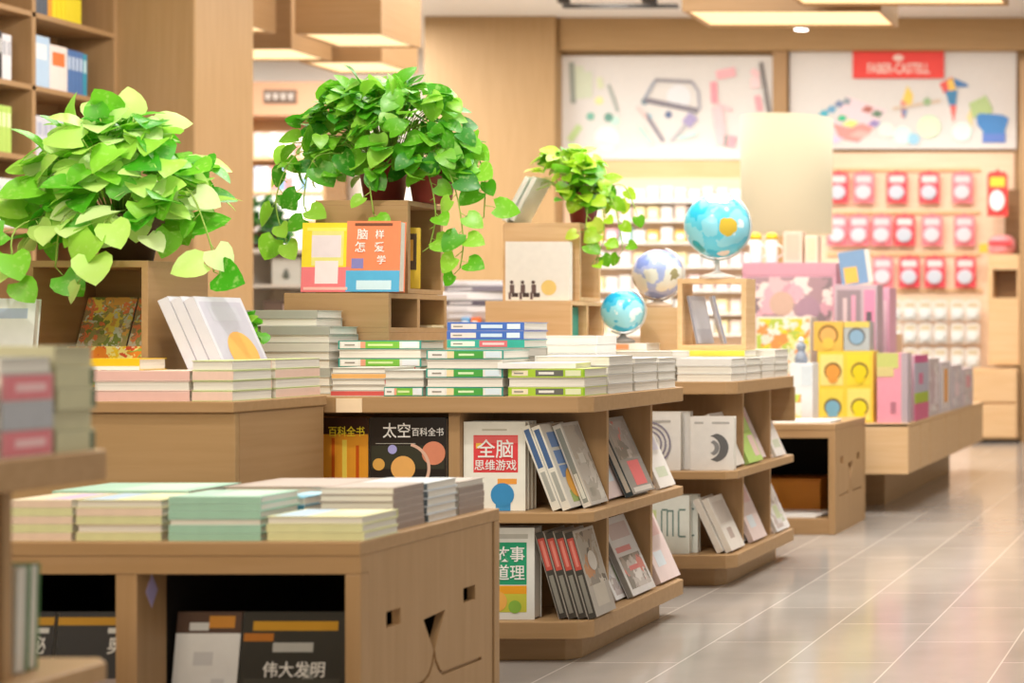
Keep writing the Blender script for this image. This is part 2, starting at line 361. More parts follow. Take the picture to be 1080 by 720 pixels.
def spotlamp(label, x, y, z, c, ztop):
    t = thing('ceiling_spotlight', label, 'spotlight', (x, y, z)); m = plain(c, .4)
    MB().lathe([(.045, -.08), (.05, .0), (.05, .09), (.03, .1)], m, n=18).build('lamp_head', t)
    MB().lathe([(.012, .1), (.012, ztop - z)], m, n=8).build('stem', t)
    return t
t = thing('light_track', 'thin black lighting track above the poster of pen drawings', 'lighting track', (0, 12.6, 3.50))
MB().box(wx(594, 12.6), wx(715, 12.6), -.018, .018, 0, .03, plain('2B2622', .5)).build('rail', t)
MB().box(wx(598, 12.6), wx(601, 12.6), -.01, .01, .03, .31, plain('2B2622', .5)).box(wx(690, 12.6), wx(693, 12.6), -.01, .01, .03, .31, plain('2B2622', .5)).build('hanger', t)
spotlamp('black track spotlight beside the wide wooden wall column', wx(600, 12.6), 12.5, 3.6, '2B2622', 3.8)
spotlamp('black track spotlight at the right part of the track', wx(688, 12.6), 12.5, 3.6, '2B2622', 3.8)
sl = spotlamp('bright white spotlight between the two long box lights', wx(845, 10.3), 10.3, 2.98, 'F4F4F0', 3.8)
MB().lathe([(.042, -.082), (.042, -.078)], glow('spot_face', 'FFFFFF', 6), n=18).build('lit_face', sl)
sl = spotlamp('white spotlight under the far box lights above middle plant', wx(427, 13.2), 13.2, wz(82, 13.2), 'F4F4F0', 3.8)
MB().lathe([(.042, -.082), (.042, -.078)], glow('spot_face2', 'FFFFFF', 6), n=18).build('lit_face', sl)

# floor lamp with big cream shade
t = thing('floor_lamp', 'tall lamp with large cream drum shade in front of the posters', 'lamp', (wx(830, 10.6), 10.6, 0))
sh = MB(); zb, zt = wz(246, 10.6) , wz(125, 10.6); r = 47 * 10.6 / F
def shade_mat():
    m, nt, b = newmat('shade_fabric'); b.inputs['Base Color'].default_value = lin('A89E86'); b.inputs['Roughness'].default_value = .8
    b.inputs['Emission Color'].default_value = lin('FFEFC8'); b.inputs['Emission Strength'].default_value = .42
    return m
n = 40
vs = [(r * math.cos(2 * math.pi * k / n), r * math.sin(2 * math.pi * k / n), z) for z in (zb, zt) for k in range(n)]
sh.add(vs, [(k, (k + 1) % n, n + (k + 1) % n, n + k) for k in range(n)], shade_mat(), True)
so = sh.build('lamp_shade', t); sol = so.modifiers.new('thick', 'SOLIDIFY'); sol.thickness = .004
MB().lathe([(.16, 0), (.16, .02), (.02, .035), (.012, .04)], plain('C9B48C', .4)).lathe([(.012, .04), (.012, zt - .05)], plain('C9B48C', .4), n=10).build('pole', t)
sp = MB()
for k in range(3):
    a = R(120 * k + 20); sp.tube([(0, 0, zt - .06), (r * math.cos(a), r * math.sin(a), zt - .03)], .004, plain('C9B48C', .4))
sp.build('shade_spider', t)

# ------------------------------------------------------------------ furniture
def cat_table(label, xr, yf, w, face_label):
    """low table whose right side is a board with a cut-out cat face"""
    t = thing('cat_face_table', label, 'display table', (xr, yf, 0))
    D, H, e = .65, .53, .02
    MB().box(-w, 0, 0, D, H - .03, H, WX).build('table_top', t, .003)
    MB().box(-w, 0, .002, .036, H - .068, H - .03, WX).build('apron', t, .002)
    m = MB().box(-.034, -.0, .002, .036, 0, H - .068, WZ); m.build('front_post', t, .003)
    MB().box(-w, -w + .034, .002, .036, 0, H - .068, WZ).build('front_post', t, .003)
    MB().box(-w + .01, -.03, .03, D - .02, .05, .075, WX).build('bottom_board', t, .002)
    MB().box(-w + .01, -.03, .01, .03, .0, .075, WX).build('toe_board', t, .002)
    MB().box(-w + .02, -.03, D - .03, D - .015, .075, H - .03, plain('16130F', .7)).build('back_panel', t)  # near-black colour paints the interior shade onto the panel
    MB().box(-w, -w + e, .036, D - .03, .0, H - .03, WY).build('side_panel', t, .002)
    MB().box(-w + e, -w + e + .006, .04, D - .03, .075, H - .03, plain('16130F', .7)).build('shade_lining', t)  # thin dark sheet added to carry the interior shade
    MB().box(-.515, -.470, .004, .10, .075, H - .068, WZ).build('divider', t, .002)
    ip = MB().box(-.51, -.475, .10, D - .03, .075, H - .03, plain('16130F', .7)).build('inner_panel', t); ip['label'] = 'inner panel painted black as shade'  # dark sheet behind the divider, painted shade of the deep bay
    MB().box(-.02, 0, D - .028, D, 0, H - .03, WZ).build('rear_post', t, .002)
    # the face: boards with real holes
    sp_ = MB().box(-.02, -.001, .036, D - .04, .0, H - .03, WZ).build('face_panel', t)
    sp_['label'] = face_label
    c = MB(); q = WDK
    c.box(-.05, .02, .107, .167, .33, .365, q); c.box(-.05, .02, .459, .52, .325, .36, q)
    c.prism([(.268, .32), (.37, .325), (.318, .237)], -.05, .02, q, 'X')
    def groove(pts):
        for (a, b) in zip(pts[:-1], pts[1:]):
            d = (Vector(b) - Vector(a)).normalized(); nrm = Vector((-d.y, d.x)) * .004; A_ = Vector(a) - d * .003; B_ = Vector(b) + d * .003
            c.prism([tuple(A_ - nrm), tuple(A_ + nrm), tuple(B_ + nrm), tuple(B_ - nrm)], -.008, .02, q, 'X')
    groove([(.318, .24), (.325, .215), (.345, .188), (.362, .18), (.55, .176)])
    groove([(.318, .24), (.308, .21), (.292, .19), (.27, .18), (.09, .178)])
    me_ = c.build('cutter')
    for k, (sub) in enumerate([me_]):
        md = sp_.modifiers.new('cut', 'BOOLEAN'); md.object = sub; md.operation = 'DIFFERENCE'; md.solver = 'EXACT'; md.use_self = True
    me_.location = t.location
    bpy.context.view_layer.update()
    dg = bpy.context.evaluated_depsgraph_get(); new = bpy.data.meshes.new_from_object(sp_.evaluated_get(dg))
    sp_.modifiers.clear(); sp_.data = new
    bpy.data.objects.remove(me_)
    return t
XF, YF0 = -1.804, 3.37
cat1 = cat_table('large low wooden cat-face table nearest the camera, piled with thin books', XF, YF0, 1.0, 'board with cut-out square eyes, triangular nose and mouth')
cat2 = cat_table('small-looking low cat-face table beyond the second bookshelf unit, papers on top', -1.853, 7.7, .93, 'board with cut-out cat face')
dia = MB(); dia.prism([(0, .0), (.018, .035), (0, .07), (-.018, .035)], 0, .0015, plain('B9AEDC', .4), 'X')
do_ = dia.build('diamond_sticker', cat1); do_.location = (-.470, .05, .385)
# the dark inside of the cat tables is shade put into the panel colours

def unit(label, xr, yf, w, d, divs, posts=()):
    t = thing('display_bookshelf', label, 'bookshelf', (xr, yf, 0))
    c = .035
    def plate(z0, z1, name, a=0, lb=None):
        pts = [(-w + a, a), (-a - c, a), (-a, a + c), (-a, d - a - c), (-a - c, d - a), (-w + a, d - a)]
        o = MB(); o.prism(pts, z0, z1, WX); o = o.build(name, t, .003)
    plate(.733, .781, 'top_board'); plate(.411, .442, 'middle_shelf'); plate(.073, .124, 'bottom_shelf'); plate(0, .073, 'plinth', .06)
    for dv in divs:
        for z0, z1 in ((.124, .411), (.442, .733)):
            MB().box(-w + .05, -.046, dv, dv + .018, z0, z1, WZ).build('divider', t, .0015)
    for p in posts:
        for z0, z1 in ((.124, .411), (.442, .733)):
            MB().box(p - .033, p, .03, divs[0], z0, z1, WZ).build('upright', t, .0015)
    for z0, z1 in ((.124, .411), (.442, .733)):
        MB().box(-.42, -.40, divs[0] + .018, divs[1], z0, z1, WY).build('core_panel', t)
    return t
X2, Y2 = -1.847, 4.70
unit('middle bookshelf unit in focus, filled with wrapped picture books', X2, Y2, 1.75, .85, [.25, .63], [-.393])
X3, Y3 = -1.847, 6.10
unit('farther bookshelf unit carrying the globes and the small plant', X3, Y3, 1.75, .87, [.25, .63], [-.6])
t3 = bpy.data.objects['display_bookshelf.001']; MB().box(-.14, -.002, .852, .868, .585, .733, WX).build('end_bracket', t3, .002)
X0, Y0 = -1.787, 1.785
unit('blurred bookshelf unit cut off at the left edge of the photo', X0, Y0, 1.2, .83, [.25, .637])

# plain wooden counter between the near cat table and the middle unit
XC, YC = -2.59, 4.22
t = thing('wooden_counter', 'closed wooden counter with wide lip behind the near cat-face table', 'counter', (XC, YC, 0))
MB().box(-1.6, 0, 0, .44, .757, .787, WX).build('counter_top', t, .003)
MB().box(-1.6, -.004, .012, .03, .0, .757, WPX).build('front_panel', t, .003)
MB().box(-.022, -.004, .03, .43, 0, .757, WY).build('side_panel', t, .003)
MB().box(-1.6, -1.58, .03, .43, 0, .757, WY).build('side_panel', t, .003)
MB().box(-1.58, -.022, .41, .43, 0, .757, WPX).build('back_panel', t)
o = MB().box(-2.585, -2.51, 4.697, 4.7, .735, .776, plain('F3D9B5', .4)).build('shelf_label', None); o['label'] = 'cream shelf label card on the top edge of the middle unit'; o['category'] = 'label card'

def open_crate(t, w, d, h, hollow='front', e=.016, z=0, WX=WX, WY=WY):
    """open wooden box; its parts hang on t"""
    MB().box(-w, 0, 0, d, z, z + e, WX).build('bottom_panel', t, .001); MB().box(-w, 0, 0, d, z + h - e, z + h, WX).build('top_panel', t, .001)
    if hollow == 'front':
        MB().box(-w, -w + e, 0, d, z + e, z + h - e, WY).build('side_panel', t, .001); MB().box(-e, 0, 0, d, z + e, z + h - e, WY).build('side_panel', t, .001)
        MB().box(-w + e, -e, d - e, d, z + e, z + h - e, WX).build('back_panel', t)
    elif hollow == 'through':
        MB().box(-w, -w + e, 0, d, z + e, z + h - e, WY).build('side_panel', t, .001); MB().box(-e, 0, 0, d, z + e, z + h - e, WY).build('side_panel', t, .001)
    else:   # opening towards the aisle
        MB().box(-w, 0, 0, e, z + e, z + h - e, WX).build('front_panel', t, .001); MB().box(-w, 0, d - e, d, z + e, z + h - e, WX).build('back_panel', t, .001)
        MB().box(-w, -w + e, e, d - e, z + e, z + h - e, WY).build('inner_panel', t)
        if isinstance(hollow, (int, float)) and hollow > 0: MB().box(-w + e, 0, d * hollow - e / 2, d * hollow + e / 2, z + e, z + h - e, WX).build('partition', t)
# display plinths of two boxes each (lower with two pigeonholes, upper open to the aisle)
def two_boxes(xr, yf, w1, d1, xr2, yf2, w2, d2, z0, zm, z1, lab1, lab2):
    a = thing('wooden_display_box', lab1, 'wooden box', (xr, yf, z0)); open_crate(a, w1, d1, zm - z0, .5)
    b = thing('wooden_display_box', lab2, 'wooden box', (xr2, yf2, zm + .001)); open_crate(b, w2, d2, z1 - zm - .001, 'side')
    return a, b
# middle unit: lower box shows only its upper storey of pigeonholes
a = thing('wooden_display_box', 'long low wooden box with two pigeonholes under the middle plant', 'wooden box', (-2.63, 5.08, .782))
MB().box(-.33, 0, 0, .38, 0, .185, WX).build('box_base', a, .001)
open_crate(a, .33, .38, .125, .5, z=.185)
b = thing('wooden_display_box', 'tall wooden box open on its right side carrying the middle plant', 'wooden box', (-2.64, 5.22, 1.0935))
open_crate(b, .30, .235, .302, 'side')
a = thing('wooden_display_box', 'low wooden box with two pigeonholes under the small plant', 'wooden box', (-2.59, 6.4, .782))
MB().box(-.34, 0, 0, .34, 0, .15, WL).build('box_base', a, .001)
open_crate(a, .34, .34, .16, .5, z=.15, WX=WL, WY=WLY)
b = thing('wooden_display_box', 'upper wooden box behind the square card, carrying the small plant', 'wooden box', (-2.595, 6.5, 1.0935))
open_crate(b, .31, .22, .316, 'side', WX=WL, WY=WLY)
# near crate with the left plant
cr0 = thing('wooden_crate', 'open-fronted wooden crate of colourful books under the left plant', 'wooden crate', (wx(156, 4.38), 4.38, .788))
open_crate(cr0, .33, .26, .375, 'front', .018)

# bookcase on the left wall
XB = -6.17
t = thing('wall_bookcase', 'tall built-in wooden bookcase left of the wide pillar', 'bookcase', (XB, 6.4, 0))
for k, y in enumerate((0, 1.02, 1.95, 2.57)):
    MB().box(-.31, 0, y, y + .028, 0, 3.7, WZ).build('upright', t, .002)
for z in (.1, .74, 1.12, 1.5, 1.88, 2.25, 2.63, 3.01, 3.39):
    MB().box(-.31, 0, .028, 2.57, z - .028, z, WY).build('shelf', t, .002)
MB().box(-.325, -.31, 0, 2.59, 0, 3.7, WX).build('back_panel', t)

# platform at the back with toys
XPf, YPf = -1.68, 8.6
t = thing('low_platform', 'low wooden platform of boxes carrying the toys, recessed base', 'display platform', (XPf, YPf, 0))
MB().box(-1.9, 0, 0, .018, .21, .48, WL).build('front_panel', t, .003)
MB().box(-1.9, 0, .0, 2.7, .462, .481, WL).build('platform_top', t, .002)
yy = .018
for k, L in enumerate((.34, .30, .52, .52, .5, .49)):
    MB().box(-.018, 0, yy + .004, yy + L - .016, .212, .460, wood('pale', 'E2BE92', 'D6AE7E', 'X', 0.5)).build('drawer_front', t, .002); yy += L
MB().box(-1.9, -.03, .018, 2.7, .21, .225, WL).build('underside', t)
MB().box(-1.9, -.22, .45, 2.6, 0, .21, WX).build('recessed_base', t)
MB().box(-.31, -.25, .02, .08, 0, .21, WL).build('leg', t, .002)

# cabinet at right end of the back wall
XK = -1.80
t = thing('side_cabinet', 'pale wooden cabinet with a niche at far right of back wall', 'cabinet', (XK, 14.24, 0))
x_l = wx(1042, 14.24) - XK
ZZ = lambda p: wz(p, 14.24)
MB().box(x_l, 0, 0, .4, ZZ(385), ZZ(314), WL).build('body', t, .003)
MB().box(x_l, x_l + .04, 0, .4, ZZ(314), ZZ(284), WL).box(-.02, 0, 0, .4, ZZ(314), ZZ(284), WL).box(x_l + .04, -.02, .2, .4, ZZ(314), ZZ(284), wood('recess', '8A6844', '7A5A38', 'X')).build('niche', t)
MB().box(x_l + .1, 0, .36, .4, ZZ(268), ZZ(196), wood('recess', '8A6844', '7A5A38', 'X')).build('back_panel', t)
MB().box(x_l, 0, 0, .4, ZZ(284), ZZ(268), WL).build('top_board', t, .003)
t2 = thing('drawer_cabinet', 'wide pale wooden drawer unit under the niche cabinet', 'drawer cabinet', (XK, 14.12, 0))
MB().box(-.42, 0, .0, .45, ZZ(462), ZZ(388), WL).build('body', t2, .003)
MB().box(-.41, -.01, -.018, -.001, ZZ(423), ZZ(391), WL).build('drawer', t2, .004); MB().box(-.41, -.01, -.018, -.001, ZZ(460), ZZ(426), WL).build('drawer', t2, .004)
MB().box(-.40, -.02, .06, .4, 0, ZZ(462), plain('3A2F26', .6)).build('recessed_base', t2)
# ------------------------------------------------------------------ plants
def leaf_geo(mb, pos, d, up, L, mat, rn, droop=.35):
    """one heart-shaped leaf, tip along d, face towards up"""
    d = Vector(d).normalized()
    for q in (0, .55, 1.1):
        g = mb.origin + Vector(pos) + d * (L * q)
        for (x0, x1, y0, y1, z1) in mb.avoid:
            if x0 - .03 < g.x < x1 + .03 and y0 - .03 < g.y < y1 + .03 and g.z < z1 + .03: return
    s = d.cross(Vector(up)).normalized(); u = s.cross(d).normalized()
    W = L * rn.uniform(.88, 1.12); fold = rn.uniform(.08, .3); dr = droop * rn.uniform(.5, 1.3); tw = rn.uniform(-.15, .15)
    mid = [0.04, .2, .42, .65, .85, 1.0]; hw = [.32, .49, .49, .38, .19, .0]; bx = [-.10, .14, .4, .66, .87, 1.0]
    vs = []
    def pt(a, b):
        return Vector(pos) + d * (a * L) + s * (b * W) + u * (abs(b) * W * fold - a * a * L * dr + b * tw * L)
    for a in mid: vs.append(pt(a, 0))
    for a, h in zip(bx[:-1], hw[:-1]): vs.append(pt(a, h))
    for a, h in zip(bx[:-1], hw[:-1]): vs.append(pt(a, -h))
    fs = []
    for o_, flip in ((6, 0), (11, 1)):
        for i in range(4):
            q = (i, i + 1, o_ + i + 1, o_ + i); fs.append(q[::-1] if flip else q)
        q = (4, 5, o_ + 4); fs.append(q[::-1] if flip else q)
    mb.add(vs, fs, mat, True)
def plant(label, loc, pot_r, pot_h, pot_mat, rad, dome, nleaf, Lr, vines, lmat, seed, group=None, extra_pots=(), shift=(0, 0), avoid=()):
    rn = random.Random(seed)
    t = thing('potted_pothos', label, 'potted plant', loc, group=group)
    m = MB(); r = pot_r
    m.lathe([(r * .72, 0), (r * .95, pot_h * .85), (r * 1.05, pot_h * .86), (r * 1.05, pot_h), (r * .93, pot_h), (r * .9, pot_h * .9)], pot_mat)
    for dx, dy in extra_pots: m.lathe([(r * .72, 0), (r * .95, pot_h * .85), (r * 1.05, pot_h * .86), (r * 1.05, pot_h), (r * .93, pot_h), (r * .9, pot_h * .9)], pot_mat, (dx, dy, 0))
    m.build('pot', t)
    fo = MB(); st = MB(); fo.avoid = avoid; fo.origin = Vector(loc)
    top = Vector((0, 0, pot_h))
    cen = Vector((shift[0], shift[1], pot_h + dome * .15))
    for i in range(nleaf):
        a = rn.uniform(0, 2 * math.pi); q = rn.random() ** .6; el = rn.uniform(-.35, 1.0)
        sx = math.cos(a) * math.cos(el * 1.4); sy = math.sin(a) * math.cos(el * 1.4); sz = math.sin(el * 1.4)
        k = .55 + .45 * q
        p = cen + Vector((sx * rad[0] * k, sy * rad[1] * k, sz * dome * k))
        out = Vector((sx, sy, sz * .4)).normalized()
        dirv = (out * .7 + Vector((rn.uniform(-.8, .8), rn.uniform(-.8, .8), rn.uniform(-.9, .5)))).normalized()
        upv = (Vector((0, 0, 1)) * rn.uniform(.5, 1.2) + out * rn.uniform(.1, .9) + Vector((rn.uniform(-.5, .5), rn.uniform(-1.1, .1), 0))).normalized()
        if abs(upv.dot(dirv)) > .93: upv = (upv + Vector((.5, .2, .3))).normalized()
        leaf_geo(fo, p, dirv, upv, rn.uniform(*Lr), lmat, rn)
        if i % 2 == 0 and p.z > pot_h:
            b = top + Vector((shift[0] * .5 + sx * pot_r * .6, sy * pot_r * .6, -.01)); mid = (b + p) / 2 + Vector((0, 0, .03 + .1 * rn.random() * dome))
            st.tube([b, mid, p], .0018, STEM, 5)
    for pts, nl in vines:
        P = [Vector(p) for p in pts]; C_ = []
        for j in range(len(P) - 1):      # smooth path
            a_, b_ = P[j], P[j + 1]; p0 = P[max(j - 1, 0)]; p3 = P[min(j + 2, len(P) - 1)]
            for s_ in range(6):
                u_ = s_ / 6
                C_.append(.5 * ((2 * a_) + (-p0 + b_) * u_ + (2 * p0 - 5 * a_ + 4 * b_ - p3) * u_ * u_ + (-p0 + 3 * a_ - 3 * b_ + p3) * u_ ** 3))
        C_.append(P[-1]); st.tube(C_, .0022, STEM, 5)
        for j in range(nl):
            q = C_[min(len(C_) - 1, int((j + .7) / nl * (len(C_) - 1)) + 1)]
            side = 1 if j % 2 else -1
            dv = Vector((side * rn.uniform(.3, 1), rn.uniform(-.6, .3), rn.uniform(-1.1, -.1))); 
            q2 = q + dv.normalized() * rn.uniform(.015, .035); st.tube([q, q2], .0014, STEM, 5)
            leaf_geo(fo, q2, dv, Vector((rn.uniform(-.3, .3), -1, rn.uniform(.2, .8))), rn.uniform(*Lr), lmat, rn, .25)
    fo.build('foliage', t); st.build('stems', t)
    return t
LEAF_C = leaf_mat('leaf_yellow', ['4A9A14', '74B81C', '96CC24', 'B4DA34', 'D4E85C'])
POT = plain('8B3A34', .35); POTD = plain('5A3A2E', .45)
plant('large pale green trailing plant on the crate at the left edge', (-3.06, 4.5, 1.164), .085, .13, POTD, (.25, .17), .25, 260, (.06, .1),
      [([(.1, -.02, .15), (.2, -.05, .2), (.27, -.06, .05), (.28, -.06, -.03)], 6), ([(-.1, -.05, .15), (-.16, -.2, .08), (-.14, -.23, -.05)], 6), ([(.05, -.08, .14), (.07, -.19, .1), (.02, -.2, -.04)], 5), ([(-.12, 0, .16), (-.25, -.08, .2), (-.34, -.1, .02)], 6), ([(0, -.08, .15), (-.05, -.17, .12), (-.07, -.18, -.02)], 4)], LEAF_A, 3, shift=(-.02, 0), avoid=((-3.252, -2.922, 4.38, 4.64, 1.163),))
plant('big bushy trailing plant on the tall wooden box, centre left', (-2.79, 5.36, 1.397), .08, .14, POT, (.30, .16), .235, 360, (.05, .08),
      [([(.08, -.03, .15), (.2, -.1, .2), (.28, -.1, .05), (.31, -.1, -.12), (.30, -.1, -.22)], 13), ([(.08, -.02, .14), (.18, -.08, .1), (.22, -.1, -.04), (.2, -.1, -.15)], 9),
       ([(.1, .02, .15), (.26, 0, .22), (.34, -.02, .1), (.35, -.04, -.05)], 9), ([(-.08, -.03, .15), (-.22, -.1, .16), (-.28, -.13, .02), (-.26, -.14, -.1), (-.24, -.14, -.13)], 9),
       ([(-.05, -.05, .15), (-.14, -.15, .14), (-.17, -.17, -.0), (-.15, -.17, -.06)], 5), ([(.02, -.05, .15), (.04, -.17, .1), (.06, -.18, -.05)], 4), ([(.03, 0, .15), (.06, -.02, .35), (.10, -.03, .42)], 3),
       ([(-.1, 0, .15), (-.3, 0, .2), (-.34, -.02, .05)], 6), ([(.12, .0, .14), (.3, -.05, .12), (.36, -.05, .12)], 3)], LEAF_B, 11, extra_pots=((.16, .0),), shift=(.03, -.03), avoid=((-2.94, -2.64, 5.22, 5.455, 1.396), (-2.96, -2.63, 5.08, 5.46, 1.09)))
plant('small trailing plant in red pot on the box above the card', (-2.62, 6.6, 1.411), .065, .125, POT, (.16, .12), .16, 190, (.045, .07),
      [([(.04, -.02, .13), (.1, -.07, .1), (.12, -.09, -.05), (.1, -.1, -.13), (.09, -.1, -.17)], 11), ([(.04, .0, .13), (.13, -.04, .1), (.17, -.05, -.03), (.18, -.05, -.11)], 7), ([(.03, -.03, .13), (.06, -.1, .08), (.05, -.12, -.08)], 6), ([(-.03, 0, .13), (-.13, -.04, .17), (-.2, -.05, .13)], 4), ([(.05, 0, .13), (.16, 0, .16), (.22, -.02, .06)], 4)],
      LEAF_C, 23, shift=(-.055, -.01), avoid=((-2.905, -2.595, 6.5, 6.72, 1.41), (-2.95, -2.73, 6.48, 6.75, 1.585)))
plant('little seedling pot behind the white leaning books', (wx(258, 4.77), 4.77, .782), .033, .17, plain('EDE6DA', .5), (.05, .04), .045, 26, (.03, .045), [], LEAF_A, 5)
plant('dark blurred plant beside the wooden pillar in the background', (wx(272, 11.2), 11.25, 1.541), .09, .12, POTD, (.16, .12), .2, 90, (.06, .1), [], leaf_mat('leaf_dark', ['1F5A1C', '2F7A26', '4A9638']), 9, avoid=((-8.0, -6.0, 11.0, 11.5, 1.54),))

# ------------------------------------------------------------------ globes
def globe(label, c, r, mat, base_z, base_mat, ring_mat, tilt=23, group=None):
    t = thing('globe', label, 'globe', (c[0], c[1], base_z))
    cz = c[2] - base_z
    m = MB(); n, k = 20, 36; vs = []; fs = []
    for i in range(n + 1):
        th = math.pi * i / n
        for j in range(k): ph = 2 * math.pi * j / k; vs.append((r * math.sin(th) * math.cos(ph), r * math.sin(th) * math.sin(ph), r * math.cos(th)))
    for i in range(n):
        for j in range(k): fs.append((i * k + j, (i + 1) * k + j, (i + 1) * k + (j + 1) % k, i * k + (j + 1) % k))
    m.add(vs, fs, mat, True); o = m.build('sphere', t); o.location = (0, 0, cz); o.rotation_euler = (R(8), R(tilt), R(40))
    g = MB(); P = []
    for i in range(25):
        a = R(-97 + 194 * i / 24); P.append((0 + (r + .008) * math.cos(a), 0, (r + .008) * math.sin(a)))
    g.tube(P, .004, ring_mat, 8); g2 = g.build('meridian_ring', t); g2.location = (0, 0, cz); g2.rotation_euler = (0, R(tilt), 0)
    MB().lathe([(r * .55, 0), (r * .55, .012), (r * .2, .024), (.010, .034), (.009, max(.04, cz - r - .008))], base_mat).build('stand', t)
    return t
def big_globe_mat():
    m = globe_mat('globe_big', '2FB6D8', '62CBE6', '8FD8EA', 'DDEFF2', 4.5, .56)
    nt = m.node_tree; b = nt.nodes['Principled BSDF']; old = b.inputs['Base Color'].links[0].from_socket
    # one ochre continent and a pale polar cap on the ball itself
    tc = nt.nodes.new('ShaderNodeTexCoord')
    def patch(p, rad, col, prev):
        vm = nt.nodes.new('ShaderNodeVectorMath'); vm.operation = 'DISTANCE'; vm.inputs[1].default_value = p
        n = nt.nodes.new('ShaderNodeTexNoise'); n.inputs['Scale'].default_value = 18
        ma = nt.nodes.new('ShaderNodeMath'); ma.operation = 'MULTIPLY_ADD'; ma.inputs[1].default_value = .06
        lt = nt.nodes.new('ShaderNodeMath'); lt.operation = 'LESS_THAN'; lt.inputs[1].default_value = rad + .03
        mx = nt.nodes.new('ShaderNodeMix'); mx.data_type = 'RGBA'; mx.inputs['B'].default_value = lin(col)
        nt.links.new(tc.outputs['Object'], vm.inputs[0]); nt.links.new(tc.outputs['Object'], n.inputs['Vector'])
        nt.links.new(n.outputs['Fac'], ma.inputs[0]); nt.links.new(vm.outputs['Value'], ma.inputs[2]); nt.links.new(ma.outputs['Value'], lt.inputs[0])
        nt.links.new(lt.outputs['Value'], mx.inputs['Factor']); nt.links.new(prev, mx.inputs['A']); return mx.outputs['Result']
    E = (Matrix.Rotation(R(40), 3, 'Z') @ Matrix.Rotation(R(23), 3, 'Y') @ Matrix.Rotation(R(8), 3, 'X')).inverted()
    rr = .131
    def on(px, py):
        u = (px - 755) / 34; v = (238 - py) / 34; w = math.sqrt(max(0, 1 - u * u - v * v))
        # view from the camera side
        vd = Vector((-.31, 1, 0)).normalized(); rt = Vector((1, .31, 0)).normalized(); return tuple(E @ ((rt * u + Vector((0, 0, 1)) * v - vd * w) * rr))
    s = patch(on(768, 240), .034, 'D9B93E', old); s = patch(on(757, 207), .055, 'E9E6DC', s); s = patch(on(750, 212), .02, 'E8B98C', s); s = patch(on(737, 262), .025, '1FA0A8', s); s = patch(on(762, 268), .02, 'EAD9C8', s)
    nt.links.new(s, b.inputs['Base Color']); return m
CH = plain('D9D3CC', .25, .5, .3)
globe('large cyan globe on top of the open wooden frame box', (wx(755, 6.6), 6.62, wz(238, 6.6)), .131, big_globe_mat(), 1.1875, plain('E6DAD2', .3), CH)
globe('small cyan globe standing low left of the open wooden frame box', (wx(657, 6.6), 6.6, wz(328, 6.6)), .086, globe_mat('globe_small', '1FA6D6', '45BBE0', '9ADCEB', 'DFF2F4', 6, .54), .9240, plain('8A8078', .4), CH)
globe('grey-violet globe behind the small cyan one', (wx(694, 6.95), 6.95, wz(289, 6.95)), .106, globe_mat('globe_grey', '7E90CC', 'A4B0DC', 'E0DCD0', '9A9168', 6, .55), 1.076, plain('D8BFA6', .4), CH)
t = thing('wooden_block', 'wooden block box under the grey-violet globe', 'wooden box', (wx(725, 6.8), 6.8, .783))
open_crate(t, .20, .15, .29, 'back', WX=WL, WY=WLY)
fr = thing('wooden_frame_box', 'square see-through wooden frame box under the large cyan globe', 'wooden box', (wx(790, 6.6), 6.56, .8965))
open_crate(fr, .28, .13, .29, 'through', .02, WX=WL, WY=WLY)
# ------------------------------------------------------------------ book kinds
c_ = plain
GRN = c_('7DC045', .35); LIME = c_('A9CC3A', .35); TEAL = c_('3E9E8E', .35); OFF = c_('E9E7E0', .4); DKG = c_('6B6B62', .4)
BLU = c_('4C6FC0', .35); REDP = c_('E8727A', .35); CRM = c_('F0E4C4', .4); PINK = c_('EFA9A6', .4); BLK = c_('1C1B1B', .3)
sp_green = [(.02, .98, .1, .9, OFF), (.04, .24, .18, .82, c_('F4F1EC', .4)), (.27, .74, .1, .9, GRN), (.27, .33, .12, .88, c_('E9A58A', .4)), (.36, .66, .38, .62, c_('D9EFAA', .4)), (.77, .96, .18, .82, c_('E6ECF2', .4))]
sp_green2 = [(.02, .98, .1, .9, OFF), (.04, .24, .18, .82, c_('F4F1EC', .4)), (.27, .74, .1, .9, c_('4FA648', .35)), (.27, .36, .12, .88, c_('F0DDAE', .4)), (.42, .62, .38, .62, c_('DDF3C4', .4)), (.77, .96, .18, .82, c_('DCEBF5', .4))]
sp_lime = [(.02, .98, .08, .92, LIME), (.05, .26, .2, .8, CRM), (.36, .72, .16, .84, DKG), (.40, .60, .36, .64, OFF), (.75, .95, .18, .82, c_('E4E9C0', .4))]
sp_blue = [(.05, .38, .2, .8, c_('F2DCD8', .4)), (.44, .72, .3, .7, c_('DDE4F6', .4)), (.78, .95, .2, .8, c_('E8EDF6', .4))]
sp_tr = [(.05, .36, .18, .82, c_('EEF3E4', .4)), (.42, .78, .1, .9, REDP), (.46, .74, .35, .65, c_('F7D3D4', .4))]
_m = lambda L: [(1 - b, 1 - a, c, d, m) for a, b, c, d, m in L] + [(.80, .92, .42, .58, c_('9A948C', .4))]
sp_green, sp_green2, sp_lime, sp_blue, sp_tr = map(_m, (sp_green, sp_green2, sp_lime, sp_blue, sp_tr))
Bgreen = P_('green-and-white spined book', .18, .245, .0262, c_('2F8E7E', .35), TEAL, spine_art=sp_green)
Bgreen2 = P_('teal-edged green spined book', .18, .245, .0262, c_('3A9A8A', .35), TEAL, spine_art=sp_green2)
Blime = P_('lime spined book', .18, .235, .0262, c_('D9E27C', .35), c_('8DBB2E', .35), spine_art=sp_lime)
Bblue = P_('blue spined book', .18, .24, .0262, c_('5F7FCB', .35), BLU, spine_art=sp_blue)
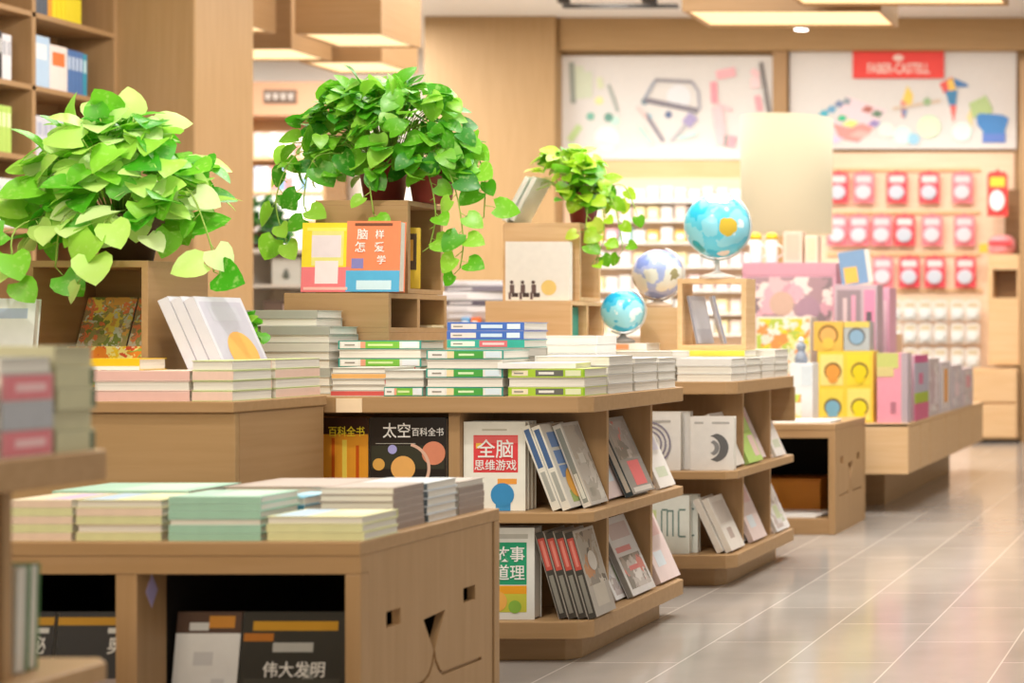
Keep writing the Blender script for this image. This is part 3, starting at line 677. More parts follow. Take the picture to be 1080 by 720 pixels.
Btr = P_('teal and red spined book', .18, .24, .024, c_('4CB8A8', .35), c_('3EB09E', .35), spine_art=sp_tr)
Bpage = P_('pale book', .18, .245, .0262, c_('D7D4C8', .4))
Bwhite = P_('plain white book', .18, .25, .0285, c_('ECEAE6', .4), c_('E6E3DE', .4), art=[(.1, .7, .5, .8, c_('C9CFD6', .4)), (.1, .2, .3, .26, c_('A9AEB6', .4))])
Bwhite2 = P_('thin white book', .17, .22, .016, c_('F0EEEA', .4), art=[(.15, .6, .85, .66, c_('B9C6DA', .4)), (.2, .3, .5, .5, c_('DDE6B8', .4))])
Bgray = P_('grey paperback', .16, .23, .024, c_('BFC0B6', .4), c_('A9AAA0', .4), art=[(.1, .1, .9, .9, c_('C9CBC2', .4))])
Bteal = P_('thin mint book', .15, .21, .0148, c_('B4DCC8', .4), c_('A2CDB6', .4), art=[(.1, .1, .9, .6, c_('CDEBD9', .4))])
Byel = P_('thin yellow book', .15, .21, .0165, c_('E8E6B4', .4), c_('DCDCA8', .4), art=[(.05, .05, .95, .4, c_('B9D0E8', .4)), (.05, .5, .6, .9, c_('F0EDC9', .4))])
Bcream = P_('thin cream book', .15, .20, .0165, c_('F2E2C4', .4), c_('EAD2BC', .4), art=[(.1, .1, .9, .5, c_('D6C0E0', .4))])
Bsky = P_('thin blue book', .15, .21, .018, c_('7FC0DC', .4), c_('4F9CC4', .4), art=[(.1, .1, .6, .9, c_('BCE0EE', .4))])
Btau = P_('thin taupe book', .15, .2, .015, c_('B9AAA0', .4), c_('9A8A80', .4), art=[(.1, .1, .9, .9, c_('C9BDB4', .4))])
Bslate = P_('thin dark-edged book', .15, .2, .0175, c_('DDE2E6', .4), c_('5C6870', .4), art=[(.1, .1, .9, .9, c_('D0D8DE', .4))])
Bpink = P_('pink-edged picture book', .2, .26, .026, c_('F3D2C6', .4), c_('E8BDB2', .4), art=[(.1, .1, .9, .9, c_('F6E2CC', .4))])
Bpinkg = P_('pink book with green cover', .19, .26, .026, c_('D3DF9C', .4), c_('EBCBBA', .4), art=[(.05, .05, .95, .5, c_('C8D98A', .4))])
Bmul = P_('thin red-edged magazine', .18, .22, .016, c_('D7CFC4', .4), c_('D25A55', .4))
Bora = P_('thin orange-edged magazine', .18, .22, .016, c_('D9D2C6', .4), c_('EDB36A', .4))
Bbigpink = P_('thick book with pink spine', .14, .2, .041, c_('D9C9C4', .4), c_('D98A8E', .4), spine_art=[(.08, .92, .1, .9, c_('DC7F86', .4)), (.15, .75, .35, .65, c_('EBC0C0', .4))])
Bbiggray = P_('thick book with grey spine', .14, .2, .041, c_('B4B4B6', .4), c_('AFB0B4', .4))
Bbeige = P_('thick beige book', .10, .2, .0325, c_('C7C2A0', .4), c_('C2BD98', .4), pages=c_('C4BE9C', .7), spine_art=[(.0, .12, .1, .9, c_('5E6E58', .4))])
PGd = [Bpage, 'B']
def FO(b): return (b, 'F')
def BO(b): return (b, 'B')

# ---- middle unit, table top
Z2 = .781
XX = wx
g = 'books piled on the middle bookshelf unit'
stack('green pile at front edge of middle unit', XX(453, 4.74), XX(536, 4.74), 4.712, 4.895, Z2, [FO(Bgreen2), BO(Bpage), FO(Bgreen2), BO(Bpage), FO(Bgreen2)], g)
stack('lime pile at front corner of middle unit', XX(537, 4.73), XX(620, 4.73), 4.712, 4.89, Z2, [FO(Blime), BO(Bpage), FO(Blime)], g)
place(Bwhite2, (XX(583, 4.85), 4.80, Z2 + .0815), (0, 0, R(96)), 'thin white book lying askew on top of the lime pile', g)
stack('low pile left of front green pile', XX(409, 4.74), XX(452, 4.74), 4.712, 4.895, Z2, [FO(Bgreen), (Bgray, 'B'), (Bgray, 'B')], g)
stack('magazine pile at left front of middle unit', XX(349, 4.72), XX(408, 4.72), 4.714, 4.895, Z2, [(Bmul, 'F'), (Bora, 'B'), (Bmul, 'R'), (Bora, 'F'), (Bmul, 'B')], g)
stack('tall green pile left of blue books', XX(370, 5.0), XX(458, 5.0), 4.92, 5.075, Z2, [BO(Bpage), FO(Bgreen), FO(Bgreen), BO(Bpage), FO(Bgreen), FO(Bgreen)][0:1] + [BO(Bpage), FO(Bgreen), BO(Bpage), FO(Bgreen), BO(Bpage), FO(Bgreen)][1:0] + [FO(Bgreen), BO(Bpage), FO(Bgreen), BO(Bpage), FO(Bgreen)], g)
GP = [(Bgray, 'B'), (Bpage, 'B'), (Bgray, 'F'), (Bpage, 'B'), (Bgray, 'B'), (Bpage, 'F'), (Bgray, 'B'), (Bgray, 'F')]
zg = stack('grey pile before the long low box', -2.93, -2.715, 4.90, 5.07, Z2, GP, g)
stack('grey pile beside the little seedling', -3.14, -2.94, 4.90, 5.07, Z2, GP[::-1], g)
stack('small grey pile topping the others', -2.99, -2.76, 4.91, 5.06, zg + .0003, [(Bgray, 'B'), (Bgray, 'F')], g)
stack('blue-topped pile at centre of middle unit', XX(483, 5.0), XX(565, 5.0), 4.92, 5.1, Z2, [BO(Bwhite), BO(Bpage), BO(Bwhite), BO(Bpage), BO(Bpage), FO(Btr), FO(Bblue), FO(Bblue)], g)
stack('tall white pile behind the lime books', -2.34, -2.07, 5.33, 5.51, Z2, [(Bwhite, 'R')] * 6, g)
stack('white pile on aisle edge, nearest one', -2.1, -1.866, 4.905, 5.115, Z2, [(Bwhite, 'L'), (Bwhite, 'L'), (Bpage, 'L'), (Bwhite, 'L')], g)
stack('white pile on aisle edge, farthest one', -2.06, -1.866, 5.34, 5.51, Z2, [(Bwhite, 'L'), (Bpage, 'L'), (Bwhite, 'L'), (Bwhite2, 'L')], g)
stack('white pile on aisle edge, middle one', -2.08, -1.866, 5.12, 5.335, Z2, [(Bwhite, 'L'), (Bwhite, 'L'), (Bwhite, 'L'), (Bwhite2, 'L')], g)
stack('short white pile before the tall white pile', -2.34, -2.11, 5.14, 5.32, Z2, [BO(Bwhite), BO(Bwhite), BO(Bwhite)], g)

# ---- counter
g = 'books on the wooden counter'
stack('left pink pile on the counter', XX(100, 4.24), XX(203, 4.24), 4.228, 4.375, .787, [FO(Bpink), BO(Bpink), FO(Bpink)], g)
stack('green-topped pile at the counter corner', -2.709, -2.597, 4.228, 4.41, .787, [FO(Bpinkg), BO(Bpinkg), FO(Bpinkg), BO(Bpinkg)], g)
stack('green-topped pile behind the counter corner', -2.675, -2.597, 4.42, 4.645, .787, [(Bpinkg, 'R'), (Bpinkg, 'L'), (Bpinkg, 'R'), (Bpinkg, 'L')], g)

# ---- near cat table
ZT = .53; g = 'thin books piled on the near cat-face table'
yf = 3.385
stack('cream pile at left of near cat table', XX(8, yf), XX(76, yf), yf, yf + .15, ZT, [FO(Bcream), FO(Byel), FO(Bcream), FO(Byel), FO(Bcream)][0:5] , g)
stack('yellow pile second from left on cat table', XX(78, yf), XX(171, yf), yf, yf + .15, ZT, [FO(Byel), BO(Bcream), FO(Byel), FO(Bcream), BO(Byel)], g)
stack('mint pile at middle of near cat table', XX(175, yf), XX(275, yf), yf, yf + .15, ZT, [FO(Bteal), FO(Bteal), BO(Bteal), FO(Bteal), FO(Bteal), FO(Bteal)], g)
stack('low yellow pile at the cat table corner', XX(279, yf), XX(384, yf), yf, yf + .15, ZT, [FO(Byel), FO(Byel), BO(Byel)], g)
stack('sky blue pile behind the yellow corner pile', XX(290, 3.56), XX(325, 3.56), 3.545, 3.69, ZT, [FO(Bsky), FO(Bsky), FO(Bsky), BO(Bsky)], g)
stack('taupe pile on the aisle edge of cat table', -2.0, -1.83, 3.56, 3.7, ZT, [(Btau, 'R'), (Btau, 'R'), (Btau, 'R'), (Btau, 'R'), (Btau, 'R'), (Btau, 'R')], g)
stack('white pile with dark ends beside taupe pile', -2.0, -1.83, 3.71, 3.86, ZT, [(Bslate, 'F'), (Bslate, 'F'), (Bslate, 'F'), (Bslate, 'F'), (Bslate, 'F')], g)
stack('taupe pile at far end of cat table', -2.0, -1.83, 3.865, 4.0, ZT, [(Btau, 'R'), (Btau, 'R'), (Btau, 'R'), (Btau, 'R'), (Btau, 'L')], g)
stack('grey pile at the back of near cat table', -2.3, -2.03, 3.70, 3.93, ZT, [(Btau, 'F'), (Bslate, 'F'), (Btau, 'F'), (Bslate, 'B'), (Btau, 'B')], g)
stack('mint pile at the back of near cat table', -2.62, -2.31, 3.6, 3.8, ZT, [(Bteal, 'F'), (Bsky, 'F'), (Bteal, 'F'), (Bsky, 'F'), (Bteal, 'F')], g)

# ---- left foreground unit
g = 'thick books on the blurred left unit'
stack('pink-spined pile on blurred left unit', -1.95, -1.797, 2.372, 2.482, Z2, [(Bbigpink, 'R'), (Bbiggray, 'R'), (Bbigpink, 'R'), (Bgray, 'L')], g)
stack('beige pile at the end of blurred unit', -1.95, -1.797, 2.485, 2.575, Z2, [(Bbeige, 'R'), (Bbeige, 'L'), (Bbeige, 'R'), (Bbeige, 'R'), (Bbeige, 'L')], g)
stack('pale pile nearest on blurred left unit', -1.95, -1.797, 2.25, 2.368, Z2, [(Bbeige, 'L'), (Bbiggray, 'L'), (Bbigpink, 'R')], g)
GB = P_('green book', .12, .165, .02, c_('5C8F54', .4), c_('4C7F48', .4), stand=True)
WB = P_('white book', .12, .165, .02, c_('D9DCD2', .4), stand=True)
place(WB, (-1.911, 2.49, .4425), (R(88), 0, R(0)), 'white book standing on the lower shelf of blurred left unit')
place(GB, (-1.914, 2.521, .4425), (R(88), 0, R(0)), 'green book standing on the lower shelf of blurred left unit')

# ------------------------------------------------------------------ standing and leaning books
def facing(proto, x_left, y, z, label, lean=0, group=None):
    """cover towards the camera side (-Y); x_left is the left edge; front face at y"""
    t = proto['t']
    return place(proto, (x_left + proto['w'] / 2, y + t, z + .0005), (R(90 - lean), 0, 0), label, group)
def leaning(proto, x_front, y_near, z, label, lean=24, group=None, yaw=0):
    """cover towards the aisle (+X), spine towards the camera, top leaning back"""
    t = proto['t']; a = R(lean)
    return place(proto, (x_front - t * math.cos(a), y_near + proto['w'] / 2, z + .0008), (R(90 - lean), 0, R(90 + yaw)), label, group)
red = c_('E2474A', .35); wht = c_('F4F2EE', .35)
Bbrain = P_('x', .182, .262, .024, c_('EFEDE2', .35), c_('E4E2D8', .35), stand=True, art=[(.16, .43, .88, .85, red), (.16, .76, .88, .84, c_('EB6A68', .35)), (.2, .7, .3, .76, c_('F1C24A', .35)), ('d', .63, .18, .19, 0, 0, 360, c_('3F8FC6', .35)), (.52, 0, .76, .14, c_('3F8FC6', .35)), (.55, .3, .86, .36, c_('EFA24A', .35)), (.3, .9, .7, .92, c_('C9C4B4', .4))],
            titles=[('全脑', .52, .68, .058, wht, .95), ('思维游戏', .52, .505, .033, wht, .95)])
zs = .442; g = 'copies of the red-panelled brain game book'
for i in range(3):
    facing(Bbrain, XX(489, 4.75), 4.75 + i * .0255, zs, ['white book with red panel titled 全脑, front copy', 'second copy behind the front red-panelled brain book', 'rearmost copy of the red-panelled brain book'][i])
WRAP1 = print_mat('wrap_silver', ['BDB8AE', 'CFCAC2', 'A8A298', 'DAD6CE', 'B4AEA6', 'C4BCB0'], 16, .15)  # these mosaics mix cover print with painted shrink-wrap glare
WRAP2 = print_mat('wrap_white', ['E6E4E4', 'F2F0EE', 'D2CED2', 'C9D4B8', 'EAE6E0', 'C8BCB8'], 18, .15)
WRAP3 = print_mat('wrap_red', ['C8C0BA', 'A8A098', 'D89088', 'E2DCD6', 'B4ACA6', '8E8A84'], 20, .15)
WRAP4 = print_mat('wrap_dark', ['8E8880', 'A8A298', '6E6862', 'C4BCB0', '9A8E82', 'B98A6A'], 20, .15)
Bs = P_('x', .13, .262, .026, c_('C9C4BC', .3), c_('D8D2C8', .35), stand=True, art=[(.06, .04, .94, .96, WRAP1), (.3, .5, .6, .62, c_('DAD6CC', .3)), (.2, .1, .5, .2, c_('A39E92', .3))], spine_art=[(.05, .95, .2, .8, c_('8E9088', .4)), (.1, .4, .3, .7, c_('D6D6CE', .4))])
Bs2 = P_('x', .17, .262, .026, c_('DCD8CE', .3), c_('E2DDD0', .35), stand=True, art=[(.15, .72, .85, .9, c_('6F8FC4', .3)), (.15, .52, .85, .68, c_('6F8FC4', .3)), (.15, .36, .85, .5, c_('6F8FC4', .3)), ('d', .5, .28, .28, 0, 0, 360, c_('E9A83A', .35)), (.2, .06, .75, .2, c_('9CB062', .35))], spine_art=[(.5, .96, .2, .8, c_('49658F', .4)), (.1, .45, .25, .75, c_('A8A8A0', .4))])
leaning(Bs2, -1.945, 4.735, zs, 'leaning book with blue spine next to the brain books', 21)
leaning(Bs2, -1.916, 4.737, zs, 'leaning book with blue blocks and orange dot on cover', 21)
leaning(Bs, -1.885, 4.812, zs, 'silvery wrapped book leaning outermost in the corner bay', 21)
Bpk = P_('x', .19, .262, .022, c_('E9D6D2', .3), c_('D8C4BE', .35), stand=True, art=[(.1, .6, .9, .9, c_('E6C2BE', .3)), (.2, .2, .6, .4, c_('DDE6EC', .3))])
Brd = P_('x', .19, .262, .028, c_('9A958E', .3), c_('3C4A4E', .35), stand=True, art=[(.08, .45, .92, .95, WRAP3), (.3, .1, .8, .42, c_('E8787A', .3)), (.1, .02, .9, .08, c_('D8D2C8', .3))], spine_art=[(.05, .95, .3, .8, c_('D8D0C0', .4))])
Bwh = P_('x', .15, .24, .014, c_('F0ECE6', .3), c_('DAD4CA', .35), stand=True, art=[(.1, .55, .9, .9, c_('E2DFEA', .3)), (.2, .15, .8, .3, c_('D2DAC2', .3))])
Bwl = P_('x', .2, .262, .016, c_('ECEAE8', .3), c_('C9C4BC', .35), stand=True, art=[(.08, .12, .92, .94, WRAP2), (.35, .2, .7, .42, c_('C9D4B0', .3)), (.1, .05, .6, .12, c_('C8BCB8', .3))])
Bwr = P_('x', .2, .262, .02, c_('D8D4D0', .3), c_('8A8680', .35), stand=True, art=[(.1, .72, .9, .92, c_('C9B6B0', .3)), (.1, .55, .7, .62, c_('D88E8A', .3)), (.08, .08, .92, .5, WRAP3), (.3, .3, .7, .36, c_('D8807E', .3))])
leaning(Bpk, -1.905, 4.985, zs, 'pale pink book leaning in the upper middle bay')
leaning(Brd, -1.868, 5.11, zs, 'dark spined book with red patch in upper middle bay')
leaning(Bwh, -1.875, 5.372, zs, 'white booklet leaning in the far upper bay of middle unit')
zb_ = .124
Bstory = P_('x', .19, .27, .05, c_('E6E6E0', .35), c_('C9C9C4', .35), stand=True, cat='book', art=[(.12, .38, .88, .84, c_('2F9E72', .35)), (.12, .28, .88, .37, c_('EFA62E', .35)), (.12, .08, .88, .28, c_('C9C84A', .35)), ('d', .42, .2, .16, 0, 0, 360, c_('F0B45A', .35)), ('d', .7, .14, .1, 0, 0, 360, c_('8CB84A', .35)), (.1, .88, .9, .93, c_('C2C0B8', .35))],
            titles=[('小故事', .5, .70, .048, wht, .95), ('大道理', .5, .5, .048, wht, .95)])
facing(Bstory, -2.213, 4.735, zb_, 'thick boxed book with green panel titled 小故事 on bottom shelf')
Bdk = P_('x', .15, .262, .027, c_('A8A096', .3), c_('4A4640', .35), stand=True, art=[(.06, .35, .94, .97, WRAP4), (.2, .1, .8, .35, c_('B9B0A2', .3)), ('d', .5, .62, .2, 0, 0, 360, c_('C6C0B6', .3))], spine_art=[(.56, .93, .15, .85, c_('C2554A', .4)), (.6, .9, .35, .65, c_('D9867A', .4)), (.06, .5, .25, .7, c_('8E8A80', .4))])
for i in range(4):
    leaning(Bdk, -1.925 + i * .0287, 4.735, zb_, ['dark book with red-topped spine, innermost of the leaning four', 'dark book with red-topped spine, second of the leaning four', 'dark book with red-topped spine, third of the leaning four', 'dark book with shiny cover, outermost of the leaning four'][i], 16, 'leaning dark books with red-topped spines')
leaning(Bwl, -1.92, 4.98, zb_, 'white wrapped book leaning innermost in lower middle bay')
leaning(Bwl, -1.893, 5.03, zb_, 'white book with pale cover print in lower middle bay')
leaning(Bwr, -1.865, 5.10, zb_, 'grey book with red lettering blocks in lower middle bay')
leaning(Bpk, -1.87, 5.365, zb_, 'pinkish book leaning in the far lower bay of middle unit')
# encyclopaedias behind the counter end
ora = c_('F0A22A', .35)
Bspace = P_('x', .224, .275, .02, c_('2A2420', .3), BLK, stand=True, art=[(.02, .45, .98, .7, c_('3A3A2E', .3)), (.02, .02, .98, .12, c_('57402F', .3)), ('d', .84, .62, .155, 0, 0, 360, c_('D9896A', .3)), ('d', .12, .5, .08, 0, 0, 360, c_('D9A552', .35)), ('d', .44, .46, .16, 0, 0, 360, c_('E8AE62', .35)), ('d', .3, .66, .06, 0, 0, 360, c_('A9A6DE', .35)), (.0, .46, .46, .34, .30, -30, 75, c_('DDB49E', .3)), (.68, .62, .99, .65, c_('C98A72', .3)), (.08, .72, .6, .725, c_('C8C4BA', .3))],
            titles=[('太空', .36, .85, .047, wht, .9), ('百科全书', .765, .84, .026, wht, .92)])
Bfire = P_('x', .224, .275, .02, c_('EBA032', .3), BLK, stand=True, art=[(.0, .82, 1, 1, c_('3A2018', .3)), (.0, .0, 1, .12, c_('DCC0A0', .3)), (.1, .12, .16, .8, c_('C96A1E', .3)), (.3, .12, .34, .7, c_('F6D04A', .3)), (.52, .12, .56, .78, c_('D8641E', .3)), (.66, .2, .72, .76, c_('F4D85A', .3)), (.84, .12, .88, .7, c_('C9581A', .3)), (.74, .08, .8, .2, c_('3A2414', .3))],
           titles=[('百科全书', .72, .84, .032, c_('F2DC3A', .35), .85)])
facing(Bspace, XX(390, 4.74), 4.74, zs, 'black space encyclopaedia with planets, titled 太空百科全书')
facing(Bspace, XX(390, 4.74), 4.763, zs, 'second copy hidden behind the black space encyclopaedia') if False else None
facing(Bfire, XX(389, 4.75) - .226, 4.75, zs, 'flame orange encyclopaedia titled 百科全书, beside the space one')

# ---- farther unit
Bspi = P_('x', .19, .222, .03, c_('ECE8E2', .35), c_('DCD6CE', .35), stand=True, art=[('r', .35, .45, r_, r_ - .035, -60, 250, c_('8A8496', .35)) for r_ in (.1, .19, .28, .37, .46)] + [(.2, .82, .8, .86, c_('B9B4AE', .35))])
Bcre = P_('x', .166, .205, .03, c_('EAE6E0', .35), c_('DCD6CE', .35), stand=True, art=[(-.14, .55, .42, .33, .27, -80, 80, c_('6A6A6A', .35)), (-.06, .5, .42, .17, .12, -80, 80, c_('8A8A8A', .35)), (.1, .86, .3, .9, c_('B8B4B0', .35)), (.5, .86, .9, .9, c_('B8B4B0', .35))])
Bmc = P_('x', .18, .222, .03, c_('E8EBE2', .35), c_('C9CCC2', .35), stand=True, art=[(.02, .3, .3, .75, c_('D6E3A2', .35)), (.4, .3, .43, .74, c_('6C8A82', .35)), (.52, .3, .55, .74, c_('6C8A82', .35)), (.64, .3, .67, .74, c_('6C8A82', .35)), (.76, .3, .79, .74, c_('6C8A82', .35)), (.42, .74, .54, .77, c_('6C8A82', .35)), (.54, .72, .66, .75, c_('6C8A82', .35)), (.78, .74, .92, .77, c_('6C8A82', .35)), (.78, .28, .92, .31, c_('6C8A82', .35))])
Bgn = P_('x', .19, .222, .02, c_('B6D878', .3), c_('A8C470', .35), stand=True, art=[(.1, .6, .9, .95, c_('C2E08A', .3)), (.6, .1, .95, .5, c_('E6C9C2', .3))])
Bwp = P_('x', .17, .222, .024, c_('E6DFD6', .3), c_('D8CFC2', .35), stand=True, art=[(.1, .5, .9, .9, c_('D6CCC2', .3)), (.3, .2, .6, .4, c_('B8A8A0', .3))])
Y = 6.14
facing(Bspi, XX(718, Y) - .19, Y, zs, 'white book with purple concentric rings on the farther unit')
facing(Bspi, XX(728, Y + .035) - .19, Y + .035, zs, 'grey-edged copy behind the book with purple rings')
facing(Bcre, XX(728, Y), Y, zs, 'white book with dark crescent on the farther unit')
leaning(Bwp, -1.882, Y + .035, zs, 'white book leaning right of the crescent book', 24)
leaning(Bgn, -1.872, 6.372, zs, 'lime green book leaning in upper middle bay of farther unit')
leaning(Bpk, -1.899, 6.51, zs, 'pinkish book leaning beside the lime green one')
leaning(Bwh, -1.872, 6.757, zs, 'white booklet leaning at far end of farther unit, upper shelf')
facing(Bmc, XX(727, Y) - .18, Y, zb_, 'pale book with green line drawing on bottom shelf of farther unit')
facing(Bmc, XX(736, Y + .035) - .18, Y + .035, zb_, 'grey copy behind the book with green line drawing')
leaning(Bwp, -1.905, Y + .0, zb_, 'cream wrapped book leaning in lower corner bay of farther unit', 25)
leaning(Bwp, -1.874, Y + .01, zb_, 'white book leaning against the cream wrapped one', 25)
leaning(Bwp, -1.91, 6.375, zb_, 'cream book leaning inner in lower middle bay of farther unit', 24)
leaning(Bpk, -1.875, 6.44, zb_, 'pale pink book leaning outer in lower middle bay of farther unit', 24)
leaning(Bwl, -1.868, 6.755, zb_, 'white book leaning at far end of farther unit, bottom shelf', 24)

# farther unit, table top
g = 'books piled on the farther bookshelf unit'
Z3 = .781
stack('pale pile at left front of farther unit', XX(640, 6.14), -2.085, 6.12, 6.31, Z3, [BO(Bwhite), BO(Bwhite), BO(Bpage), BO(Bwhite)], g)
stack('white pile at the front corner of farther unit', -2.08, -1.864, 6.12, 6.31, Z3, [(Bwhite, 'B'), (Bwhite, 'B'), (Bwhite, 'F')], g)
stack('white pile at aisle side of farther unit', -2.06, -1.864, 6.32, 6.52, Z3, [(Bwhite, 'L'), (Bwhite, 'L'), (Bpage, 'L')], g)
stack('white pile at far end of farther unit', -2.06, -1.864, 6.72, 6.93, Z3, [(Bwhite, 'L'), (Bpage, 'L'), (Bwhite, 'L'), (Bwhite, 'L')], g)
Byl = P_('yellow-edged picture book', .18, .26, .026, c_('F0E9B0', .4), c_('E3D94A', .4))
Bor = P_('white book with orange spine band', .18, .2, .026, c_('F2EEE6', .4), c_('F4EEE4', .4), spine_art=[(.3, .7, .1, .9, c_('F0A070', .4))])
stack('pile under the square wooden frame box', -2.24, -1.935, 6.53, 6.71, Z3, [FO(Bwhite), FO(Bwhite), FO(Bwhite), FO(Byl)], g)
stack('pile under the small cyan globe', -2.58, -2.335, 6.53, 6.70, Z3, [FO(Bwhite), FO(Bwhite), FO(Bwhite), FO(Byl), FO(Bor)], g)
stack('white pile left of the small globe', -2.76 + .12, -2.58, 6.28, 6.46, Z3, [(Bwhite, 'F')][0:1] * 3, g) if False else None
stack('white pile in front of the square frame box', -2.37, -2.07, 6.33, 6.515, Z3, [FO(Bwhite), FO(Bwhite), FO(Bwhite)], g)
stack('narrow white pile right of square frame box', -1.932, -1.864, 6.53, 6.71, Z3, [(Bwhite, 'L'), (Bpage, 'L'), (Bwhite, 'L')], g)
# inside the frame box
Bsil = P_('x', .1, .2, .012, c_('BDBBC2', .3), c_('8E8C96', .35), stand=True, art=[(.1, .3, .9, .9, c_('CFCDD2', .3))])
fx, fy, fz = wx(790, 6.6), 6.56, .9165
place(Bsil, (fx - .19, fy + .06, fz + .004), (R(76), 0, R(70)), 'silver book leaning left inside the square frame box')
place(Bsil, (fx - .115, fy + .06, fz + .004), (R(76), 0, R(115)), 'silver book leaning right inside the square frame box')
Bbl = P_('x', .1, .12, .012, c_('8FB2E6', .35))
place(Bbl, (fx - .075 + .01, fy + .06, fz + .0), (0, 0, R(0)), 'blue booklet lying inside the square frame box') if False else None

# cards and books around the box plinths
Bmen = P_('x', .255, .235, .03, c_('F0ECE4', .4), c_('E6E0D6', .4), stand=True, art=[('d', .68, .22, .12, 0, 0, 360, c_('F0D080', .4))] + [s for k in range(3) for s in (('d', .1 + k * .17, .31, .028, 0, 0, 360, c_('5A4A48', .4)), (.07 + k * .17, .12, .14 + k * .17, .27, c_('6E5C5A', .4)), (.1 + k * .17, .06, .2 + k * .17, .13, c_('4A3E3E', .4)), (.05 + k * .17, .02, .09 + k * .17, .14, c_('6E5C5A', .4)))])
facing(Bmen, XX(533, 6.43), 6.43, 1.094, 'square white book showing three seated men and a yellow sun')
Byb = P_('x', .155, .22, .02, c_('F2D93A', .35), c_('EFA53A', .35), stand=True, art=[(.0, .0, 1, .36, c_('EF7F86', .35)), (.2, .38, .85, .92, c_('E9E08A', .35)), (.2, .5, .8, .82, c_('EADBE0', .35)), (.28, .12, .75, .45, c_('F3E2E4', .35)), (.1, .88, .9, .93, c_('F4E96A', .35)), (.05, .03, .95, .07, c_('F6C0B8', .35))])
Bob = P_('x', .17, .225, .035, c_('F08A62', .35), c_('EBA88A', .35), stand=True, art=[(.0, .0, 1, .3, c_('5CB0DC', .35)), (.2, .03, .85, .16, c_('CFE8F4', .35)), (.1, .33, .32, .47, c_('8A84C0', .35)), (.15, .93, .85, .97, c_('7A4A3A', .35))],
         titles=[('脑', .3, .8, .036, wht, 1), ('怎', .26, .62, .036, wht, 1), ('样', .62, .8, .03, wht, 1), ('爱', .62, .62, .034, wht, 1), ('学', .66, .44, .03, wht, 1)])
facing(Byb, XX(319, 5.11), 5.10, 1.094, 'yellow and pink book standing on the long low box', 3)
facing(Bob, XX(366, 5.11), 5.10, 1.094, 'orange and blue book standing on the long low box', 3)
Byd = P_('x', .1, .2, .02, c_('E8C23A', .35), c_('4A3A20', .35), stand=True, art=[(.1, .3, .9, .9, c_('5A4630', .35)), (.2, .45, .8, .8, c_('E0A040', .35))])
place(Byd, (-2.69, 5.29, 1.111), (R(85), 0, R(20)), 'yellow and black booklet inside the tall wooden box')
Bt = P_('x', .12, .12, .02, c_('3FA090', .35), c_('3FA090', .35), stand=True)
place(Bt, (-2.64, 6.49, .949), (R(90), 0, R(90)), 'teal booklet in the pigeonhole under the small plant')
Btn = P_('x', .06, .1, .008, c_('F3E2B0', .4), c_('F3E2B0', .4), stand=True)
place(Btn, (-2.66, 5.36, .984), (R(0), 0, R(0)), 'cream card lying in the pigeonhole under middle plant')
# books leaning like a roof behind the small plant
Bgw = P_('x', .15, .2, .018, c_('DDE6DC', .35), c_('C8D2C8', .35), stand=True, art=[(.1, .1, .9, .9, c_('C8D6CC', .35))])
place(Bgw, (-2.885, 6.56, 1.4115), (R(62), 0, R(-90)), 'pale green book leaning right on the upper box, left one')
place(Bgw, (-2.86, 6.57, 1.4115), (R(62), 0, R(-90)), 'pale green book leaning right on the upper box, right one')

# near cat table interior
Binv = P_('x', .23, .285, .02, c_('3A3A36', .3), BLK, stand=True, art=[(.1, .86, .9, .93, c_('C9962E', .35)), (.02, .78, .3, .84, c_('B9742E', .35)), (.3, .7, .68, .77, c_('B8B8B4', .35)), (.05, .2, .95, .5, c_('4A4A44', .3)), (.6, .5, .7, .6, c_('8A8C88', .35))],
         titles=[('伟大发明', .52, .56, .036, wht, .95)])
Bcat = P_('x', .14, .285, .02, c_('5A463C', .3), BLK, stand=True, art=[(.0, .0, 1, .84, c_('E6E6E6', .3)), (.5, .88, .9, .97, c_('C98A3A', .35)), (.2, .86, .5, .92, c_('CFCFCF', .35)), (.3, .6, .6, .7, c_('CFCFD2', .35)), (.6, .4, .8, .5, c_('D2D2D4', .35))])
Bsec = P_('x', .2, .285, .02, c_('3E3C3A', .3), BLK, stand=True, art=[(.0, .9, 1, .96, c_('C9962E', .35)), (.55, .84, .95, .88, c_('DADAD6', .35)), (.7, .86, .78, .95, c_('7FA8D8', .35)), (.1, .3, .5, .6, c_('C89AA0', .35)), (.5, .3, .95, .5, c_('B8A8A2', .35))],
         titles=[('奥秘', .75, .74, .04, wht, .95)])
zc = .076
facing(Binv, -2.126, 3.46, zc, 'black book titled 伟大发明 inside the near cat table', 8)
facing(Bcat, -2.269, 3.46, zc, 'book with white cover and orange top inside near cat table', 8)
facing(Bsec, -2.527, 3.46, zc, 'dark book titled 奥秘 in the left bay of near cat table', 8)
facing(Bsec, -2.735, 3.46, zc, 'dark book at the far left bay of near cat table', 8)

# crate contents and leaning white books
Bjun = print_mat('jungle', ['8E9A4E', 'E9B05A', 'E0D0B8', 'B0A868', 'F08A5A', 'D8DCC8', 'B8A46A', 'F4DC60', 'A8906A'], 30)
Bju = P_('x', .14, .27, .02, Bjun, c_('C9A84A', .35), stand=True)
Bju2 = P_('x', .2, .12, .03, print_mat('toons', ['F0C62A', 'E9862A', 'F2E08A', 'D8522E', '9CB04A', 'F6F0DC'], 34), c_('F0C62A', .35), stand=True)
cx, cy = cr0.location.x, cr0.location.y
facing(Bju, cx - .163, cy + .115, .8065, 'busy jungle picture book leaning in the crate, right one', 20)
facing(Bju, cx - .308, cy + .115, .8065, 'busy jungle picture book leaning in the crate, left one', 20)
facing(Bju2, cx - .225, cy + .028, .8065, 'small yellow cartoon book at front of the crate', 22)
facing(Bju2, cx - .30, cy + .065, .8065, 'orange cartoon book leaning behind the small yellow one', 22)
